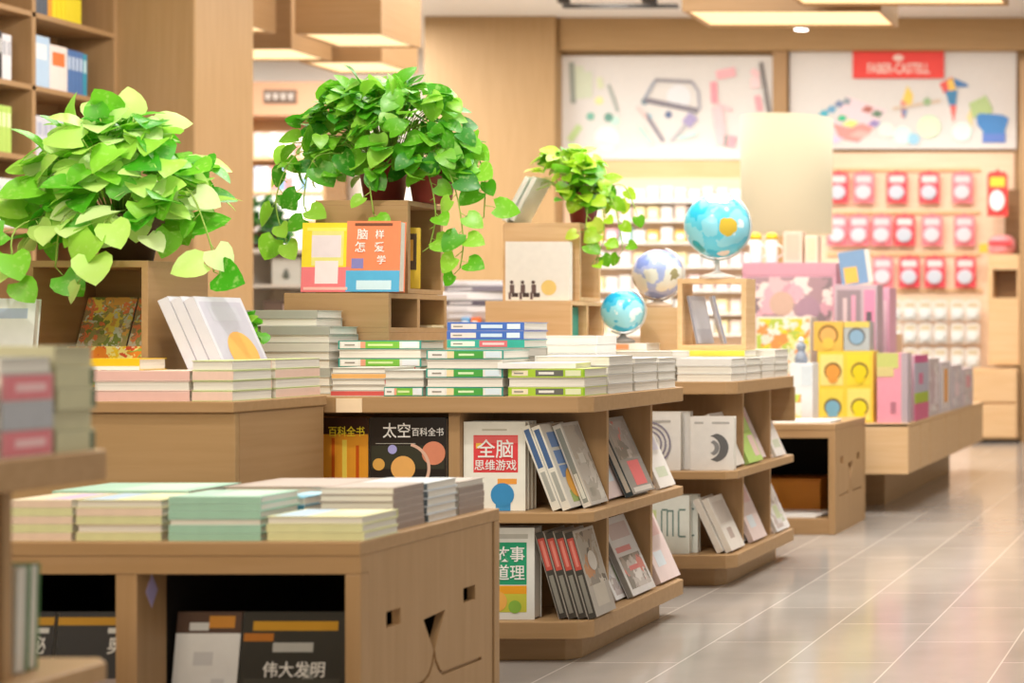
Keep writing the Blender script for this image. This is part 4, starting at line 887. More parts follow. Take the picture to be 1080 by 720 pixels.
Bybox = P_('x', .11, .16, .03, c_('F4C81E', .35), c_('F4C81E', .35), art=[(.1, .1, .9, .9, c_('F6D84A', .35))], spine_art=[(.0, 1, .0, .35, c_('EDEBE0', .4))])
place(Bybox, (XX(130, 4.3), 4.30, .787 + .0815), (0, 0, R(90)), 'bright yellow book lying on the left pink pile')
Bcov = P_('x', .21, .29, .03, c_('D2D0DA', .3), c_('DAD8E0', .3), stand=True, art=[(.06, .05, .94, .95, c_('C2BECC', .3)), ('d', .55, .42, .3, 0, 0, 360, c_('F0B05A', .35)), (.3, .2, .7, .4, c_('F0B05A', .35)), (.6, .15, .68, .45, c_('A8868A', .35)), (.2, .75, .8, .9, c_('C4C2CE', .3))])
xl = XX(208, 4.36)
for i in range(3):
    leaning(Bcov, xl + .026 + i * .0348, 4.378 + (-.0 * i), .788 + .0, ['white wrapped book leaning innermost against the crate', 'white wrapped book leaning in the middle beside the crate', 'white wrapped book with orange figure leaning outermost by crate'][i], 24)
Bpap = P_('x', .2, .27, .02, c_('E9EEEA', .35), c_('D8E0E0', .35), stand=True, art=[(.1, .3, .5, .45, c_('9CCB8A', .35)), (.05, .05, .6, .2, c_('E29A8A', .35)), (.1, .8, .9, .9, c_('B8C8E0', .35))])
facing(Bpap, XX(30, 4.3) - .2, 4.3, .788, 'white book with green and red patches at the left edge', 6)

# papers on the far cat table
Bpp = P_('white paper booklet', .2, .28, .006, c_('F4F0EA', .5), pages=PAGES)
for i, (x, y, r_) in enumerate([(-2.02, 7.83, 90), (-2.33, 7.83, 92), (-2.02, 7.84, 86), (-2.33, 7.85, 97)]):
    place(Bpp, (x, y, .5305 + .0066 * (i // 2)), (0, 0, R(r_)), ['lower white booklet at the aisle corner of far cat table', 'lower white booklet at left of the far cat table', 'upper white booklet at the aisle corner of far cat table', 'upper white booklet at left of the far cat table'][i], 'booklets on the far cat table')
place(Bpp, (-2.1, 7.85, .0758), (0, 0, R(90)), 'white booklet inside the far cat table')
place(Bpp, (-2.06, 7.9, .0825), (0, 0, R(80)), 'white booklet topping the one inside the far cat table')
t = thing('small_box', 'amber wooden box standing inside the far cat table', 'box', (-2.15, 8.0, .0905)); MB().box(-.145, .145, 0, .2, 0, .15, c_('D58A2C', .5)).build('box_body', t, .003); MB().box(-.15, .15, -.005, .205, .15, .165, c_('C97E28', .5)).build('lid', t, .003)
t.location.z = .0755; t.location.y = 8.02
# ------------------------------------------------------------------ books in the wall bookcase
def spinebook(look, t, h, d, col, band, look2=None):
    root = thing('book', look, 'book')
    m = MB(); m.box(-d, 0, 0, t, 0, h, plain(col, .4)); m.build('cover', root)
    MB().box(-d + .004, -.004, .0015, t - .0015, h, h + .001, PAGES).build('pages', root)
    MB().box(0, .0006, t * .15, t * .85, h * .55, h * .85, plain(band, .4)).build('spine_label', root)
    root['t'] = t; root['used'] = 1; return root
SH = {'C': (1.88, 'third'), 'B': (2.25, 'middle'), 'A': (2.63, 'top')}
rows = [   # y start, z, list of (count, thickness, height, colour, band, words)
 (8.385, 2.63, 'top shelf of wall bookcase', [(4, .028, .22, '5C6470', 'C9CCD0', 'slate grey'), (1, .03, .26, 'E9A23A', 'F6E08A', 'orange'), (3, .032, .27, 'F2DC2C', '3A3A34', 'yellow black-lettered'), (5, .022, .25, 'EEDB36', 'B8A820', 'slim yellow')]),
 (8.385, 2.25, 'middle shelf of wall bookcase', [(1, .13, .27, 'BBD6F0', 'E8F0F6', 'wide sky blue'), (1, .13, .24, 'F2E6E0', 'EE8048', 'wide white orange-printed'), (4, .028, .235, '5A7FB8', 'C2D4EC', 'blue'), (1, .03, .23, '3E9CB8', 'C2E4EC', 'teal')]),
 (8.385, 1.88, 'lower shelf of wall bookcase', [(6, .04, .22, 'DADCE6', 'B8BCD0', 'pale grey'), (3, .035, .2, 'E9E4DA', 'C8B8A0', 'ivory')]),
 (7.86, 2.25, 'middle shelf left of the divider', [(2, .03, .25, 'E86E78', 'F6D8DA', 'coral red'), (3, .03, .26, 'D8C2A0', '8A5A4A', 'tan'), (2, .035, .25, 'E2707C', 'F2F0E8', 'rose'), (2, .03, .25, 'C9B48C', 'E8726E', 'sand'), (1, .03, .245, '3E3C3E', 'C9C9C9', 'black'), (2, .03, .235, 'E6E6EA', 'B8BAC2', 'white')]),
 (7.86, 2.63, 'top shelf left of the divider', [(4, .04, .24, 'D8C8B8', '9A8A7A', 'beige')]),
 (7.86, 1.88, 'lower shelf left of the divider', [(4, .03, .25, '6A6E6A', 'D8DAD6', 'charcoal'), (3, .03, .25, '4E5650', 'D2D8CC', 'dark green'), (5, .032, .24, 'B8D86A', 'E6F0B8', 'lime')]),
 (7.86, 1.50, 'lowest visible shelf left of divider', [(10, .04, .25, 'E4E6E2', 'C2CCD0', 'off-white')])]
OR2 = ['first', 'second', 'third', 'fourth', 'fifth', 'sixth', 'seventh', 'eighth', 'ninth', 'tenth']
for (y, z, where, items) in rows:
    for (n, t_, h, col, band, w_) in items:
        p = spinebook('x', t_, h, .2, col, band)
        for i in range(n):
            o = p if i == 0 else dup(p)
            o.location = (XB - .03, y, z + .0005); y += t_ + .0015
            o['label'] = ('%s book, %s from the left, %s' % (w_, OR2[i], where)) if n > 1 else '%s book on the %s' % (w_, where)
            o['group'] = 'books in the wall bookcase'

# ------------------------------------------------------------------ toys on the platform
def carton(name, label, cat, x0, x1, y0, y1, z0, z1, body, front=(), side=(), group=None):
    """printed carton with panels on its camera side (front) and aisle side"""
    t = thing(name, label, cat, (x1, y0, z0)); w, d, h = x1 - x0, y1 - y0, z1 - z0
    if group: t['group'] = group
    MB().box(-w, 0, 0, d, 0, h, body).build('carton', t, .002)
    if front:
        a = MB(); k = 0
        for it in front:
            k += 1; e = -.001 - .0006 * k
            if it[0] == 'd':
                _, u, v, r, m = it; n = 20; a.prism([(-w + u * w + r * w * math.cos(2 * math.pi * j / n), v * h + r * w * math.sin(2 * math.pi * j / n)) for j in range(n)], e, 0, m, 'Y')
            else:
                u0, v0, u1, v1, m = it; a.box(-w + u0 * w, -w + u1 * w, e, 0, v0 * h, v1 * h, m)
        a.build('front_print', t)
    if side:
        a = MB(); k = 0
        for it in side:
            k += 1; u0, v0, u1, v1, m = it; a.box(0, .001 + .0006 * k, u0 * d, u1 * d, v0 * h, v1 * h, m)
        a.build('side_print', t)
    return t
ZP = .482
def cx_(name, label, cat, px0, px1, py0, Y, d, body, z0=None, front=(), side=(), group=None):
    return carton(name, label, cat, wx(px0, Y), wx(px1, Y), Y, Y + d, ZP if z0 is None else z0, wz(py0, Y), body, front, side, group)
YEL = c_('F0D040', .35); PNK = c_('F0A6BC', .35); MAG = c_('D8589A', .35); SKY = c_('A8CBE0', .35); GRY = c_('CFCBD2', .35)
faces = lambda cs: [it for (u, v, c) in cs for it in (('d', u, v, .155, c_('7A6238', .4)), ('d', u, v - .012, .13, c_(c, .35)), ('d', u, v - .1, .09, c_(c, .35)))]
# lower 2 x 2 window toy box and the two on top of it
Yw = 8.68
lowtop = wz(370, Yw)
cx_('toy_box', 'large yellow toy box with four round windows', 'toy box', 862, 921, 370, Yw, .14, c_('F0D24A', .35), front=[(.05, .52, .46, .95, c_('F6E28A', .35)), (.54, .52, .95, .95, c_('F2D940', .35)), (.05, .03, .46, .47, c_('F2DC5A', .35)), (.54, .03, .95, .47, c_('F6E27A', .35))] + faces([(.28, .72, 'E8A04A'), (.76, .72, 'E6D024'), (.28, .22, '7FB4CC'), (.76, .22, 'EAD82A')]))
cx_('toy_box', 'small orange toy box with round window, upper left', 'toy box', 858, 889, 339, Yw, .12, c_('E9BE5A', .35), z0=lowtop + .001, front=[('d', .5, .55, .34, c_('8A6A3A', .4)), ('d', .5, .52, .28, c_('EBB468', .35)), ('d', .5, .25, .2, c_('F0C85A', .35))])
cx_('toy_box', 'small grey-blue toy box with round window, upper right', 'toy box', 890, 917, 339, Yw, .12, c_('B9C0C0', .35), z0=lowtop + .001, front=[(.0, .8, 1, 1, c_('E6CE6A', .35)), ('d', .5, .5, .34, c_('6A6A6A', .4)), ('d', .5, .47, .28, c_('8FB2CC', .35))])
cx_('toy_box', 'pink toy box with light green top at platform corner', 'toy box', 925, 957, 372, 8.63, .1, c_('EE9EB0', .35), front=[(.0, .78, .7, 1, c_('C9CE7A', .35)), (.0, .66, .55, .8, c_('D8C88A', .35)), (.8, .0, 1, 1, c_('B8A8B0', .35)), (.45, .15, .62, .3, c_('B87888', .35))], side=[(0, 0, 1, 1, c_('C9BCC8', .35))])
# row of toys receding along the platform edge
names = [('toy box with magenta top, grey window and green band', [(0, .88, 1, 1, MAG), (0, .42, 1, .88, c_('B8B8CC', .35)), (.3, .55, .6, .72, c_('D870A0', .35)), (0, .26, 1, .42, c_('A8C43A', .35)), (0, 0, 1, .26, c_('D86090', .35))], 'C8AAB4'),
         ('see-through toy pack beside the magenta box', [(.08, .08, .92, .92, print_mat('clear1', ['DCD4D6', 'C4B4B8', 'EDE6E6', 'B09AA0', 'E0C8CC', 'F4F0F0'], 30)), (.2, .2, .45, .8, c_('C8B0BC', .3)), (.6, .2, .8, .7, c_('E8DCE4', .3))], 'D0C4C6'),
         ('clear toy pack with orange figure', [(.1, .1, .9, .9, c_('E2DCE0', .25)), (.35, .2, .65, .85, c_('EFA040', .35))], 'DCD2D6'),
         ('lilac toy pack fourth along the platform edge', [(.08, .08, .92, .92, print_mat('clear2', ['E0DADC', 'C8C0CC', 'F2EEEE', 'B8A8B8', 'E8D4D8', 'D8D4DC'], 30)), (.3, .3, .7, .6, c_('F0D8E0', .35))], 'CCC2C8'),
         ('grey and pink toy pack near the cabinet end', [(.08, .08, .92, .92, print_mat('clear3', ['E0D6D6', 'D8B8BC', 'F2EEEE', 'B8ACB0', 'E8D4D8', 'C8CCD4'], 30)), (.3, .5, .7, .8, c_('E8A0B0', .35))], 'D4C6CC')]
y = 8.80
for i, (lb, sd, col) in enumerate(names):
    L = (.40, .34, .38, .40, .42)[i]
    zt = wz(374 + i * 3.5, y + .2)
    carton('toy_box', lb, 'toy box', XPf - .195, XPf - .005, y, y + L, ZP, zt, c_(col, .35), [(0, 0, 1, 1, c_(col, .35))], sd); y += L + .03
# back tiers
Yp = 9.1
big = print_mat('dolls', ['DCA8B4', 'CC9AA8', 'A88A92', 'E8D4D0', 'D8B4B8', '8C7A80'], 14)
cx_('doll_box', 'wide pink doll box showing pictured faces, behind globes', 'toy box', 783, 882, 277, Yp, .2, c_('D6A0B2', .35), z0=ZP + .3, front=[(.04, .04, .96, .86, big), (.0, .88, 1, 1, c_('CC98A8', .35)), ('d', .42, .6, .13, c_('C9A898', .35)), ('d', .7, .55, .13, c_('A88898', .35)), ('d', .7, .4, .1, c_('EAD0C8', .35))])
cx_('storage_box', 'plain white box under the wide pink doll box', 'box', 783, 882, 398, Yp, .2, c_('E6DEDA', .5)) if False else None
t = carton('toy_box', 'grey toy box carrying the wide pink doll box', 'toy box', wx(783, Yp), wx(882, Yp), Yp, Yp + .2, ZP, ZP + .299, c_('CFC4C8', .45), [(.1, .2, .9, .8, c_('D9CDD0', .4))])
col_ = print_mat('birds', ['F2E6A0', 'E9D23A', 'E89A5A', 'D8E0D0', 'B8CC5A', 'F0EAE0'], 22)
cx_('toy_box', 'colourful yellow and green toy box below the pink doll box', 'toy box', 797, 855, 334, 8.9, .15, c_('E2DECC', .35), front=[(.02, .4, .98, .98, col_)])
cx_('doll_box', 'grey and pink doll box right of the wide doll box', 'toy box', 880, 925, 300, 9.0, .16, c_('C2AEB8', .35), z0=ZP, front=[(.06, .5, .62, .96, c_('9A8A92', .35)), (.2, .55, .3, .9, c_('D8C0C4', .35)), (.4, .55, .5, .92, c_('E0A0B8', .35)), (.7, .3, .95, .96, c_('E490B0', .35)), (.75, .5, .88, .8, c_('6A6068', .35))])
cx_('doll_box', 'tall pink doll box right of the grey one', 'toy box', 912, 938, 303, 9.3, .2, c_('E9B0C4', .35), z0=ZP, front=[(.2, .4, .5, .95, c_('D88AB0', .35)), (.6, .3, .9, .9, c_('F0CCD4', .35))])
b_ = wz(300, 9.0)
t = thing('picture_book', 'blue picture book propped above the grey and pink doll box', 'book', (wx(901, 9.02), 9.05, b_ + .002), (R(0), R(-8), 0))
MB().box(-.075, .075, 0, .02, 0, .19, c_('7C9CC0', .35)).build('cover', t, .001); MB().box(-.055, .02, -.002, 0, .01, .1, c_('E8B85A', .35)).build('cover_print', t); MB().box(.075, .1, 0.002, .018, .003, .187, PAGES).build('pages', t)
cx_('toy_box', 'purple-grey toy box behind the blue picture book', 'toy box', 872, 894, 277, 9.35, .12, c_('C9A8BC', .35), front=[(.2, .7, .8, .95, c_('B08AA8', .35))])
cx_('toy_box', 'peach toy box at the right of the tall pink doll box', 'toy box', 928, 945, 352, 9.55, .2, c_('F0C8A4', .35), front=[(.1, .5, .9, .9, c_('EFB48A', .35))])
# on the far cat table
cx_('toy_box', 'white-grey box with bright flowers on the far cat table', 'toy box', 833, 857, 383, 8.06, .12, c_('DDE0E2', .4), z0=.531, front=[(.0, .0, .5, .45, col_), (.5, .6, .95, .95, c_('CAD4DA', .4))])
cx_('toy_box', 'pale box beside the flowered box on far cat table', 'toy box', 814, 832, 400, 8.1, .12, c_('E6DCCB', .4), z0=.531, front=[(.1, .1, .9, .5, col_)])
t = thing('figurine', 'small grey figurine topping the white-grey flowered box', 'figurine', (wx(845, 8.1), 8.1, wz(383, 8.06) + .001))
MB().lathe([(.03, 0), (.034, .02), (.024, .05), (.016, .06), (.024, .075), (.022, .095), (.008, .105)], c_('8E96A4', .4), n=16).build('body', t); MB().lathe([(.012, .105), (.018, .115), (.004, .13)], c_('F4F4F0', .3), n=12).build('head', t)
# things standing on the wide pink doll box
zt = wz(277, Yp) + .001
for i, (px, lb) in enumerate([(797, 'white mug with yellow lid on doll box, left one'), (814, 'white mug with yellow lid on doll box, right one')]):
    t = thing('mug', lb, 'mug', (wx(px, Yp + .1), Yp + .1, zt)); MB().lathe([(.03, 0), (.033, .01), (.033, .13), (.03, .135)], c_('F2F2F0', .3), n=20).build('cup', t); MB().lathe([(.034, .135), (.03, .165), (.012, .175)], c_('F2D23A', .35), n=20).build('lid', t)
    MB().tube([(.03, 0, .03), (.06, 0, .05), (.06, 0, .09), (.03, 0, .11)], .005, c_('F2F2F0', .3)).build('handle', t)
carton('toy_box', 'pinkish beige box standing on the wide doll box', 'toy box', wx(826, Yp + .05), wx(846, Yp + .05), Yp + .05, Yp + .15, zt, wz(244, Yp + .05), c_('E6CDBA', .4), [(.15, .1, .85, .9, c_('E0BCA8', .4))])
carton('toy_box', 'cream box standing right of the beige box on doll box', 'toy box', wx(849, Yp + .05), wx(862, Yp + .05), Yp + .05, Yp + .15, zt, wz(248, Yp + .05), c_('EBDCC4', .4), [(.15, .1, .85, .9, c_('E2D0B0', .4))])

# ------------------------------------------------------------------ blister packs on the back wall
YWf = YB - .03
rail = MB()
def rail_obj(x0, x1, z, label):
    o = MB().box(x0, x1, YWf - .022, YWf - .001, z, z + .03, WL).build('hanging_rail', None, .002); o['label'] = label; o['category'] = 'rail'; return o
def pack(label, cols, w=.188, h=.3, hk=.063):
    """card with bulging clear-topped blister, hanging from a peg"""
    t = thing('blister_pack', label, 'toy pack')
    cd, top, bl = cols
    P = [(-w / 2, 0), (w / 2, 0), (w / 2, h * .86), (w * .36, h * .93), (w * .14, h * .93), (0, h), (-w * .14, h * .93), (-w * .36, h * .93), (-w / 2, h * .86)]
    m = MB(); m.prism(P, 0, .006, c_(cd, .4), 'Y'); m.build('backing_card', t)
    m = MB(); m.box(-w * .36, w * .36, -.002, 0, h * .62, h * .82, c_(top, .4)); m.build('card_print', t)
    m = MB(); m.prism([(w * .38 * math.cos(k * math.pi / 8), h * .32 + h * .22 * math.sin(k * math.pi / 8)) for k in range(16)], -.035, 0, c_(bl, .25), 'Y'); m.build('blister', t, .008)
    m = MB(); m.tube([(0, hk, h * .965), (0, -.02, h * .965)], .004, c_('B9B4AE', .3, .5, .6)); m.build('hook', t)
    t['used'] = 0; return t
PR = pack('x', ('E84C5A', 'FBD0D0', 'C2C8D4')); PR2 = pack('x', ('EC7E8A', 'F8C8CC', 'D8CCD4')); PR3 = pack('x', ('E83C3C', 'F6C63A', 'EDE4E4'), .18, .42, .5); PW = pack('x', ('DCD8D2', 'C9B998', 'D8DCDC'), .125, .195, .12)
g = 'red blister packs on the back wall'
def put(p, px, py_bottom, lb, g, Y=None):
    Y = Y or YWf - .065
    o = p if not p['used'] else dup(p); p['used'] = 1
    o.location = (wx(px, Y), Y, wz(py_bottom, Y)); o['label'] = lb; o['group'] = g
    return o
rowsP = [('top row', 214, [(884, PR), (911, PR2), (946, PR), (980, PR), (1015, PR2)]),
         ('second row', 259, [(883, PR2), (906, PR2), (930, PR2), (954, PR), (983, PR2), (1017, PR2)]),
         ('third row', 303, [(931, PR2), (959, PR), (986, PR), (1018, PR)])]
for rn_, pb, L in rowsP:
    for i, (px, p) in enumerate(L):
        put(p, px, pb, '%s blister pack, %s from left in the %s on back wall' % ('red' if p is PR else 'pale red', OR2[i], rn_), g)
    rail_obj(wx(872, YWf), wx(1034, YWf), wz(pb - 33, YWf), 'thin wooden rail above the %s of red packs' % rn_)
put(PR3, 1052, 228, 'bright red and yellow pack hanging high above the niche cabinet', 'single packs above the niche cabinet', 14.17)
t = thing('toy_cup', 'red cup-shaped toy lying on the niche cabinet', 'toy', (wx(1056, 14.35), 14.4, ZZ(268) + .001))
MB().lathe([(.1, 0), (.13, .05), (.12, .13), (.08, .17), (.0, .18)], c_('F2A0A4', .3), n=24).build('bowl', t); MB().box(-.2, -.12, -.03, .03, .02, .1, c_('F4B840', .35)).build('side_tag', t); MB().box(-.1, .1, -.14, -.12, .08, .12, c_('E8424A', .35)).build('front_band', t)
# darker recesses behind the packs
for (a, b, c, d) in [(875, 893, 215, 230), (913, 938, 212, 226), (955, 975, 214, 222), (990, 1006, 214, 224), (1010, 1036, 210, 222), (952, 966, 260, 270), (975, 1000, 260, 270), (1012, 1036, 258, 270), (922, 948, 268, 272)]:
    pass
g = 'white packs on the back wall'
k = 0
for rn_, pb in (('upper row', 338), ('middle row', 362), ('lower row', 388)):
    for i, px in enumerate([944, 960, 976, 992, 1010, 1026]):
        put(PW, px, pb, 'white pack, %s from left in the %s below the red packs' % (OR2[i], rn_), g, YWf - .13); k += 1
rail_obj(wx(930, YWf), wx(1036, YWf), wz(308, YWf), 'wooden rail above the white packs on the back wall')
# left half of the wall: white shelves with small goods
shelf_m = c_('F4EFE8', .4)
zr = [213, 233, 256, 281, 306, 330, 352]
for i, p in enumerate(zr):
    t = MB().box(wx(612, YWf), wx(800, YWf), YWf - .16, YWf - .001, wz(p, YWf) - .02, wz(p, YWf), shelf_m).build('wall_shelf', None, .002)
    t['label'] = 'white wall shelf, %s from the top under the drawing poster' % OR2[i]; t['category'] = 'shelf'
prod = {}
pal = ['F3F1EE', 'EFEFF2', 'F6EFEA', 'F0D8DC', 'F6E6B0', 'EBC25A', 'F0B8C0', 'B8E0E2', 'E8E4DE', 'D8DCE0', 'F4F4F4', 'E4CFC0']
r9 = random.Random(4)
words_ = {'F3F1EE': 'white', 'EFEFF2': 'cool white', 'F6EFEA': 'warm white', 'F0D8DC': 'blush', 'F6E6B0': 'pale yellow', 'EBC25A': 'amber', 'F0B8C0': 'pink', 'B8E0E2': 'pale teal', 'E8E4DE': 'ivory', 'D8DCE0': 'silver grey', 'F4F4F4': 'bright white', 'E4CFC0': 'beige'}
for c in pal:
    t = thing('stationery_box', 'x', 'stationery'); MB().box(-.05, .05, -.1, 0, 0, .13, c_(c, .4)).build('box_body', t, .003); MB().box(-.035, .035, -.102, -.1, .03, .09, c_('FAF8F4' if c in ('F0B8C0', 'EBC25A', 'B8E0E2') else 'E6DEDA', .4)).build('box_label', t)
    t['used'] = 0; prod[c] = t
for i, p in enumerate(zr):
    px = 618; j = 0
    while px < 795:
        if i == 2: c = ['F3F1EE', 'EBC25A', 'F0B8C0', 'B8E0E2', 'F4F4F4', 'EBC25A'][j % 6]
        else: c = r9.choice(pal[:5] + ['E8E4DE', 'F4F4F4', 'D8DCE0', 'F4F4F4', 'E4CFC0'])
        q = prod[c]; o = q if not q['used'] else dup(q); q['used'] = 1
        o.location = (wx(px, YWf - .08), YWf - .03, wz(p, YWf) + .0008)
        if o.scale.z == 1: o.scale = (1, 1, r9.choice([.9, 1, .8]))
        o['label'] = '%s box, number %s from left on the %s wall shelf' % (words_[c], ['one', 'two', 'three', 'four', 'five', 'six', 'seven', 'eight', 'nine', 'ten', 'eleven', 'twelve', 'thirteen', 'fourteen', 'fifteen'][min(j, 14)], OR2[i])
        o['group'] = 'stationery boxes on the white wall shelves'
        px += 14.5; j += 1

# ------------------------------------------------------------------ background left, between pillar and column
Ys = 15.6
t = thing('sign_bookcase', 'far bookcase with a dark category sign beside the pillar', 'bookcase', (wx(343, Ys), Ys, 0))
w = wx(343, Ys) - wx(225, Ys); zt = wz(86, Ys)
MB().box(-w, 0, 0, .4, wz(122, Ys), zt, c_('C99A78', .5)).build('fascia', t, .005)
MB().box(-w, -w + .03, 0, .4, 0, wz(122, Ys), WZ).build('side_panel', t); MB().box(-.03, 0, 0, .4, 0, wz(122, Ys), WZ).build('side_panel', t); MB().box(-w, 0, .38, .4, 0, wz(122, Ys), WL).build('back_panel', t)
so = MB().box(wx(279, Ys) - t.location.x, wx(313, Ys) - t.location.x, -.02, 0, wz(109, Ys), wz(95, Ys), c_('6A5648', .4)).build('category_sign', t); so['label'] = 'dark sign with four pale characters'
m = MB()
for k in range(4):
    xx = wx(284 + k * 8, Ys) - t.location.x; zz = wz(102, Ys)
    m.box(xx - .027, xx + .027, -.024, -.02, zz + .012, zz + .026, c_('E6DCD2', .4)).box(xx - .008, xx + .008, -.024, -.02, zz - .03, zz + .03, c_('E6DCD2', .4)).box(xx - .024, xx + .024, -.024, -.02, zz - .02, zz - .008, c_('E6DCD2', .4))
m.build('sign_characters', so)
for p in (165, 201, 231, 262): MB().box(-w + .03, -.03, 0, .38, wz(p, Ys) - .03, wz(p, Ys), WL).build('shelf', t)
r5 = random.Random(6)
pp = {}
for c in ['E8D2CA', 'D88A84', 'F0EEEC', 'C8D4E6', '7FA0CC', 'E6C8B8', 'F2F2F0']:
    q = thing('book', 'x', 'book'); MB().box(-.035, .035, 0, .2, 0, .235, c_(c, .4)).build('cover', q); MB().box(-.02, .02, -.001, 0, .13, .2, c_('F2EEE8', .4)).build('spine_label', q); q['used'] = 0; pp[c] = q
nm = {'E8D2CA': 'blush', 'D88A84': 'dull red', 'F0EEEC': 'white', 'C8D4E6': 'pale blue', '7FA0CC': 'blue', 'E6C8B8': 'peach', 'F2F2F0': 'bright white'}
for i, p in enumerate((165, 201, 231, 262)):
    for j in range(9):
        c = r5.choice([['E8D2CA', 'D88A84', 'F0EEEC', 'E6C8B8'], ['C8D4E6', '7FA0CC', 'F0EEEC', 'D88A84'], ['F2F2F0', 'F0EEEC'], ['F2F2F0', 'F0EEEC', 'E8D2CA']][i])
        q = pp[c]; o = q if not q['used'] else dup(q); q['used'] = 1
        o.location = (wx(270 + j * 8.2, Ys), Ys + .03, wz(p, Ys) + .001); o['label'] = '%s book, %s from left on the %s shelf of the sign bookcase' % (nm[c], OR2[j], OR2[i]); o['group'] = 'books in the sign bookcase'
# white display counter behind the grey piles
Yd = 11.0
t = thing('white_display_case', 'white display case with a dark pigeonhole beside the pillar', 'display case', (wx(350, Yd), Yd, 0))
w = wx(350, Yd) - wx(238, Yd); zt = wz(262, Yd); wm = c_('EDE6DC', .4)
e = .03
MB().box(-w, 0, 0, .5, zt - e, zt, wm).build('top_board', t, .003); MB().box(-w, 0, 0, .5, 0, .9, wm).build('body', t, .003)
MB().box(-w, -w + e, 0, .5, .9, zt - e, wm).build('side_panel', t); MB().box(-e, 0, 0, .5, .9, zt - e, wm).build('side_panel', t); MB().box(-w, 0, .48, .5, .9, zt - e, wm).build('back_panel', t)
MB().box(-w + e, -e, 0, .48, wz(303, Yd), wz(303, Yd) + .02, wm).build('shelf', t)
bw = thing('small_box', 'dark brown box in the white display case', 'box', (wx(288, Yd + .05), Yd + .05, .9005)); MB().box(-.065, .065, 0, .12, 0, .27, c_('7A665A', .5)).build('box_body', bw, .002); MB().box(-.068, .068, -.003, .123, .27, .285, c_('6A584C', .5)).build('lid', bw)
bw = thing('small_box', 'blush box right of the dark one in white case', 'box', (wx(311, Yd + .05), Yd + .05, .9005)); MB().box(-.08, .08, 0, .12, 0, .26, c_('DFC6BC', .5)).build('box_body', bw, .002); MB().box(-.05, .05, -.003, 0, .08, .2, c_('C9A8A0', .5)).build('box_label', bw)
bw = thing('greeting_card', 'white card with a dark drawing on upper shelf of white case', 'card', (wx(302, Yd + .1), Yd + .1, wz(303, Yd) + .0205)); MB().box(-.1, .1, 0, .004, 0, .18, c_('F2F4EE', .4)).build('card_sheet', bw); MB().lathe([(.012, .04), (.024, .06), (.012, .1), (.003, .11)], c_('7A8078', .4), (.0, -.0, 0), n=10).build('drawing', bw)
# white stacks above the case (bright goods at the far wall)
# magazine table between the two plants
Ym = 9.0
t = thing('narrow_table', 'narrow wooden side table behind the two plants', 'table', (wx(500, Ym), Ym, 0))
MB().box(-.26, .26, 0, .45, .96, .99, WX).build('table_top', t, .003)
for sx in (-.24, .21):
    for sy in (.02, .4): MB().box(sx, sx + .03, sy, sy + .03, 0, .96, WZ).build('leg', t)
z = .9905
for i, (c, t_, w_, lb) in enumerate([('8E7F7A', .045, .3, 'brown'), ('B8ABA6', .04, .34, 'taupe'), ('E9E4E4', .035, .36, 'white'), ('6A6470', .03, .34, 'dark grey'), ('EFECEC', .045, .38, 'cream white'), ('8A8490', .03, .36, 'mid grey'), ('E6E2E6', .03, .34, 'pale lilac')]):
    q = thing('magazine_box', '%s flat box in the blurred pile between the two plants' % lb, 'flat box', (wx(492 + (i % 2) * 5, Ym), Ym + .05, z), (0, 0, R(rnd.uniform(-4, 4)))); MB().box(-w_ / 2, w_ / 2, 0, .25, 0, t_, c_(c, .4)).build('box_body', q, .003); MB().box(-w_ / 2 + .02, -.02, -.002, 0, t_ * .25, t_ * .75, c_('D8D2D4', .4)).build('box_label', q); z += t_ + .002
for px, c, lb in ((490, '6FA8D8', 'small blue cube in front of the blurred flat boxes'), (500, 'F2783A', 'small orange cube in front of the blurred flat boxes')):
    q = thing('toy_cube', lb, 'toy cube', (wx(px, Ym), Ym + .005, .9905)); MB().box(-.022, .022, 0, .04, 0, .06, c_(c, .4)).build('cube_body', q, .004); MB().box(-.014, .014, -.001, 0, .02, .04, c_('F4F0EA', .4)).build('cube_face', q)

# ------------------------------------------------------------------ camera and light
cam = bpy.data.cameras.new('camera'); co = bpy.data.objects.new('camera', cam); COL.objects.link(co)
co.location = (0, 0, CAMH); co.rotation_euler = (R(90), 0, 0)
cam.sensor_fit = 'HORIZONTAL'; cam.sensor_width = 36; cam.lens = F / 1080 * 36
cam.shift_x = (540 - PX) / 1080; cam.shift_y = (PY - 360) / 1080
cam.clip_start = .05; cam.clip_end = 60
cam.dof.use_dof = True; cam.dof.focus_distance = 4.85; cam.dof.aperture_fstop = 56.67 / 1000 / .024
scene.camera = co
def area(name, loc, sx, sy, power, col=(1, .965, .91), rot=(0, 0, 0), spread=180):
    l = bpy.data.lights.new(name, 'AREA'); l.shape = 'RECTANGLE'; l.size = sx; l.size_y = sy; l.energy = power; l.color = col; l.spread = R(spread)
    o = bpy.data.objects.new(name, l); COL.objects.link(o); o.location = loc; o.rotation_euler = rot; return o
area('ceiling_light_near', (-2.0, 3.2, 3.75), 3.0, 3.0, 75)
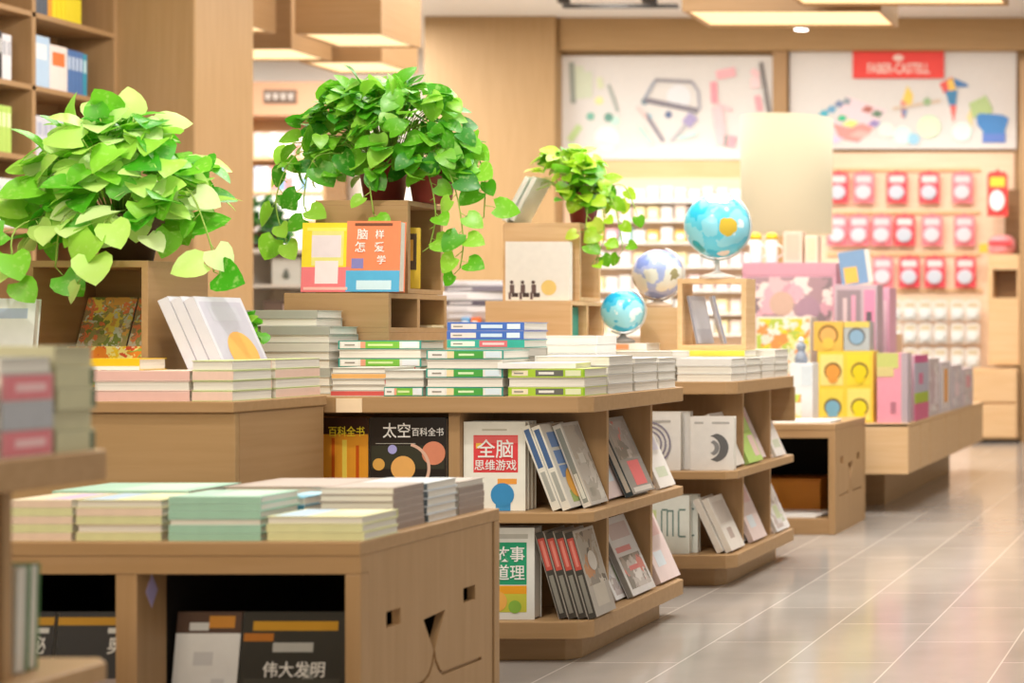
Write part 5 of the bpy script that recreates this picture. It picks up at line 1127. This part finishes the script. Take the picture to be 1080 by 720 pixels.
area('ceiling_light_middle', (-2.4, 7.2, 3.75), 3.5, 3.0, 210)
area('ceiling_light_far', (-3.6, 11.6, 3.75), 5.0, 3.0, 210)
area('ceiling_light_left', (-8.6, 13.0, 3.75), 2.2, 3.0, 330)
def spot(name, loc, tgt, power, ang=60, blend=.6, col=(1, .95, .88), r=.06):
    l = bpy.data.lights.new(name, 'SPOT'); l.energy = power; l.spot_size = R(ang); l.spot_blend = blend; l.color = col; l.shadow_soft_size = r
    o = bpy.data.objects.new(name, l); COL.objects.link(o); o.location = loc
    o.rotation_euler = (Vector(tgt) - Vector(loc)).to_track_quat('-Z', 'Y').to_euler(); return o
spot('spot_plants', (-2.2, 3.2, 3.7), (-2.9, 5.2, 1.3), 150, 55)
spot('spot_aisle', (-.6, 6.0, 3.7), (-2.2, 6.6, .9), 150, 60)
spot('spot_packs', (-2.0, 12.0, 3.7), (-2.6, 14.7, .9), 100, 66)
spot('spot_goods', (-4.8, 12.0, 3.7), (-4.8, 14.7, .9), 100, 66)
spot('spot_pillar', (-3.6, 7.0, 3.7), (-6.2, 9.0, 1.2), 90, 60)
area('warm_fill_behind_viewer', (-2.4, -1.0, 3.2), 3.0, 1.0, 90, (1, .88, .68), (R(60), 0, 0))  # added warm fill, no fixture here; yellows the camera-facing surfaces
spot('spot_display_case', (-6.0, 9.0, 3.6), (-6.8, 11.3, 1.2), 120, 60)  # spot added to brighten the white display case
w = bpy.data.worlds.new('world'); scene.world = w; w.use_nodes = True
w.node_tree.nodes['Background'].inputs['Color'].default_value = (1, .97, .92, 1); w.node_tree.nodes['Background'].inputs['Strength'].default_value = .45
scene.view_settings.view_transform = 'Standard'; scene.view_settings.look = 'None'; scene.view_settings.gamma = 1; scene.view_settings.use_curve_mapping = False
scene.view_settings.exposure = 0.25
def kill(o):
    for c in list(o.children): kill(c)
    bpy.data.objects.remove(o)
for o in [o for o in scene.objects if o.parent is None and 'used' in o and not o['used']]: kill(o)
for o in scene.objects:
    for k in ('used', 'w', 'h', 't'):
        if k in o: del o[k]
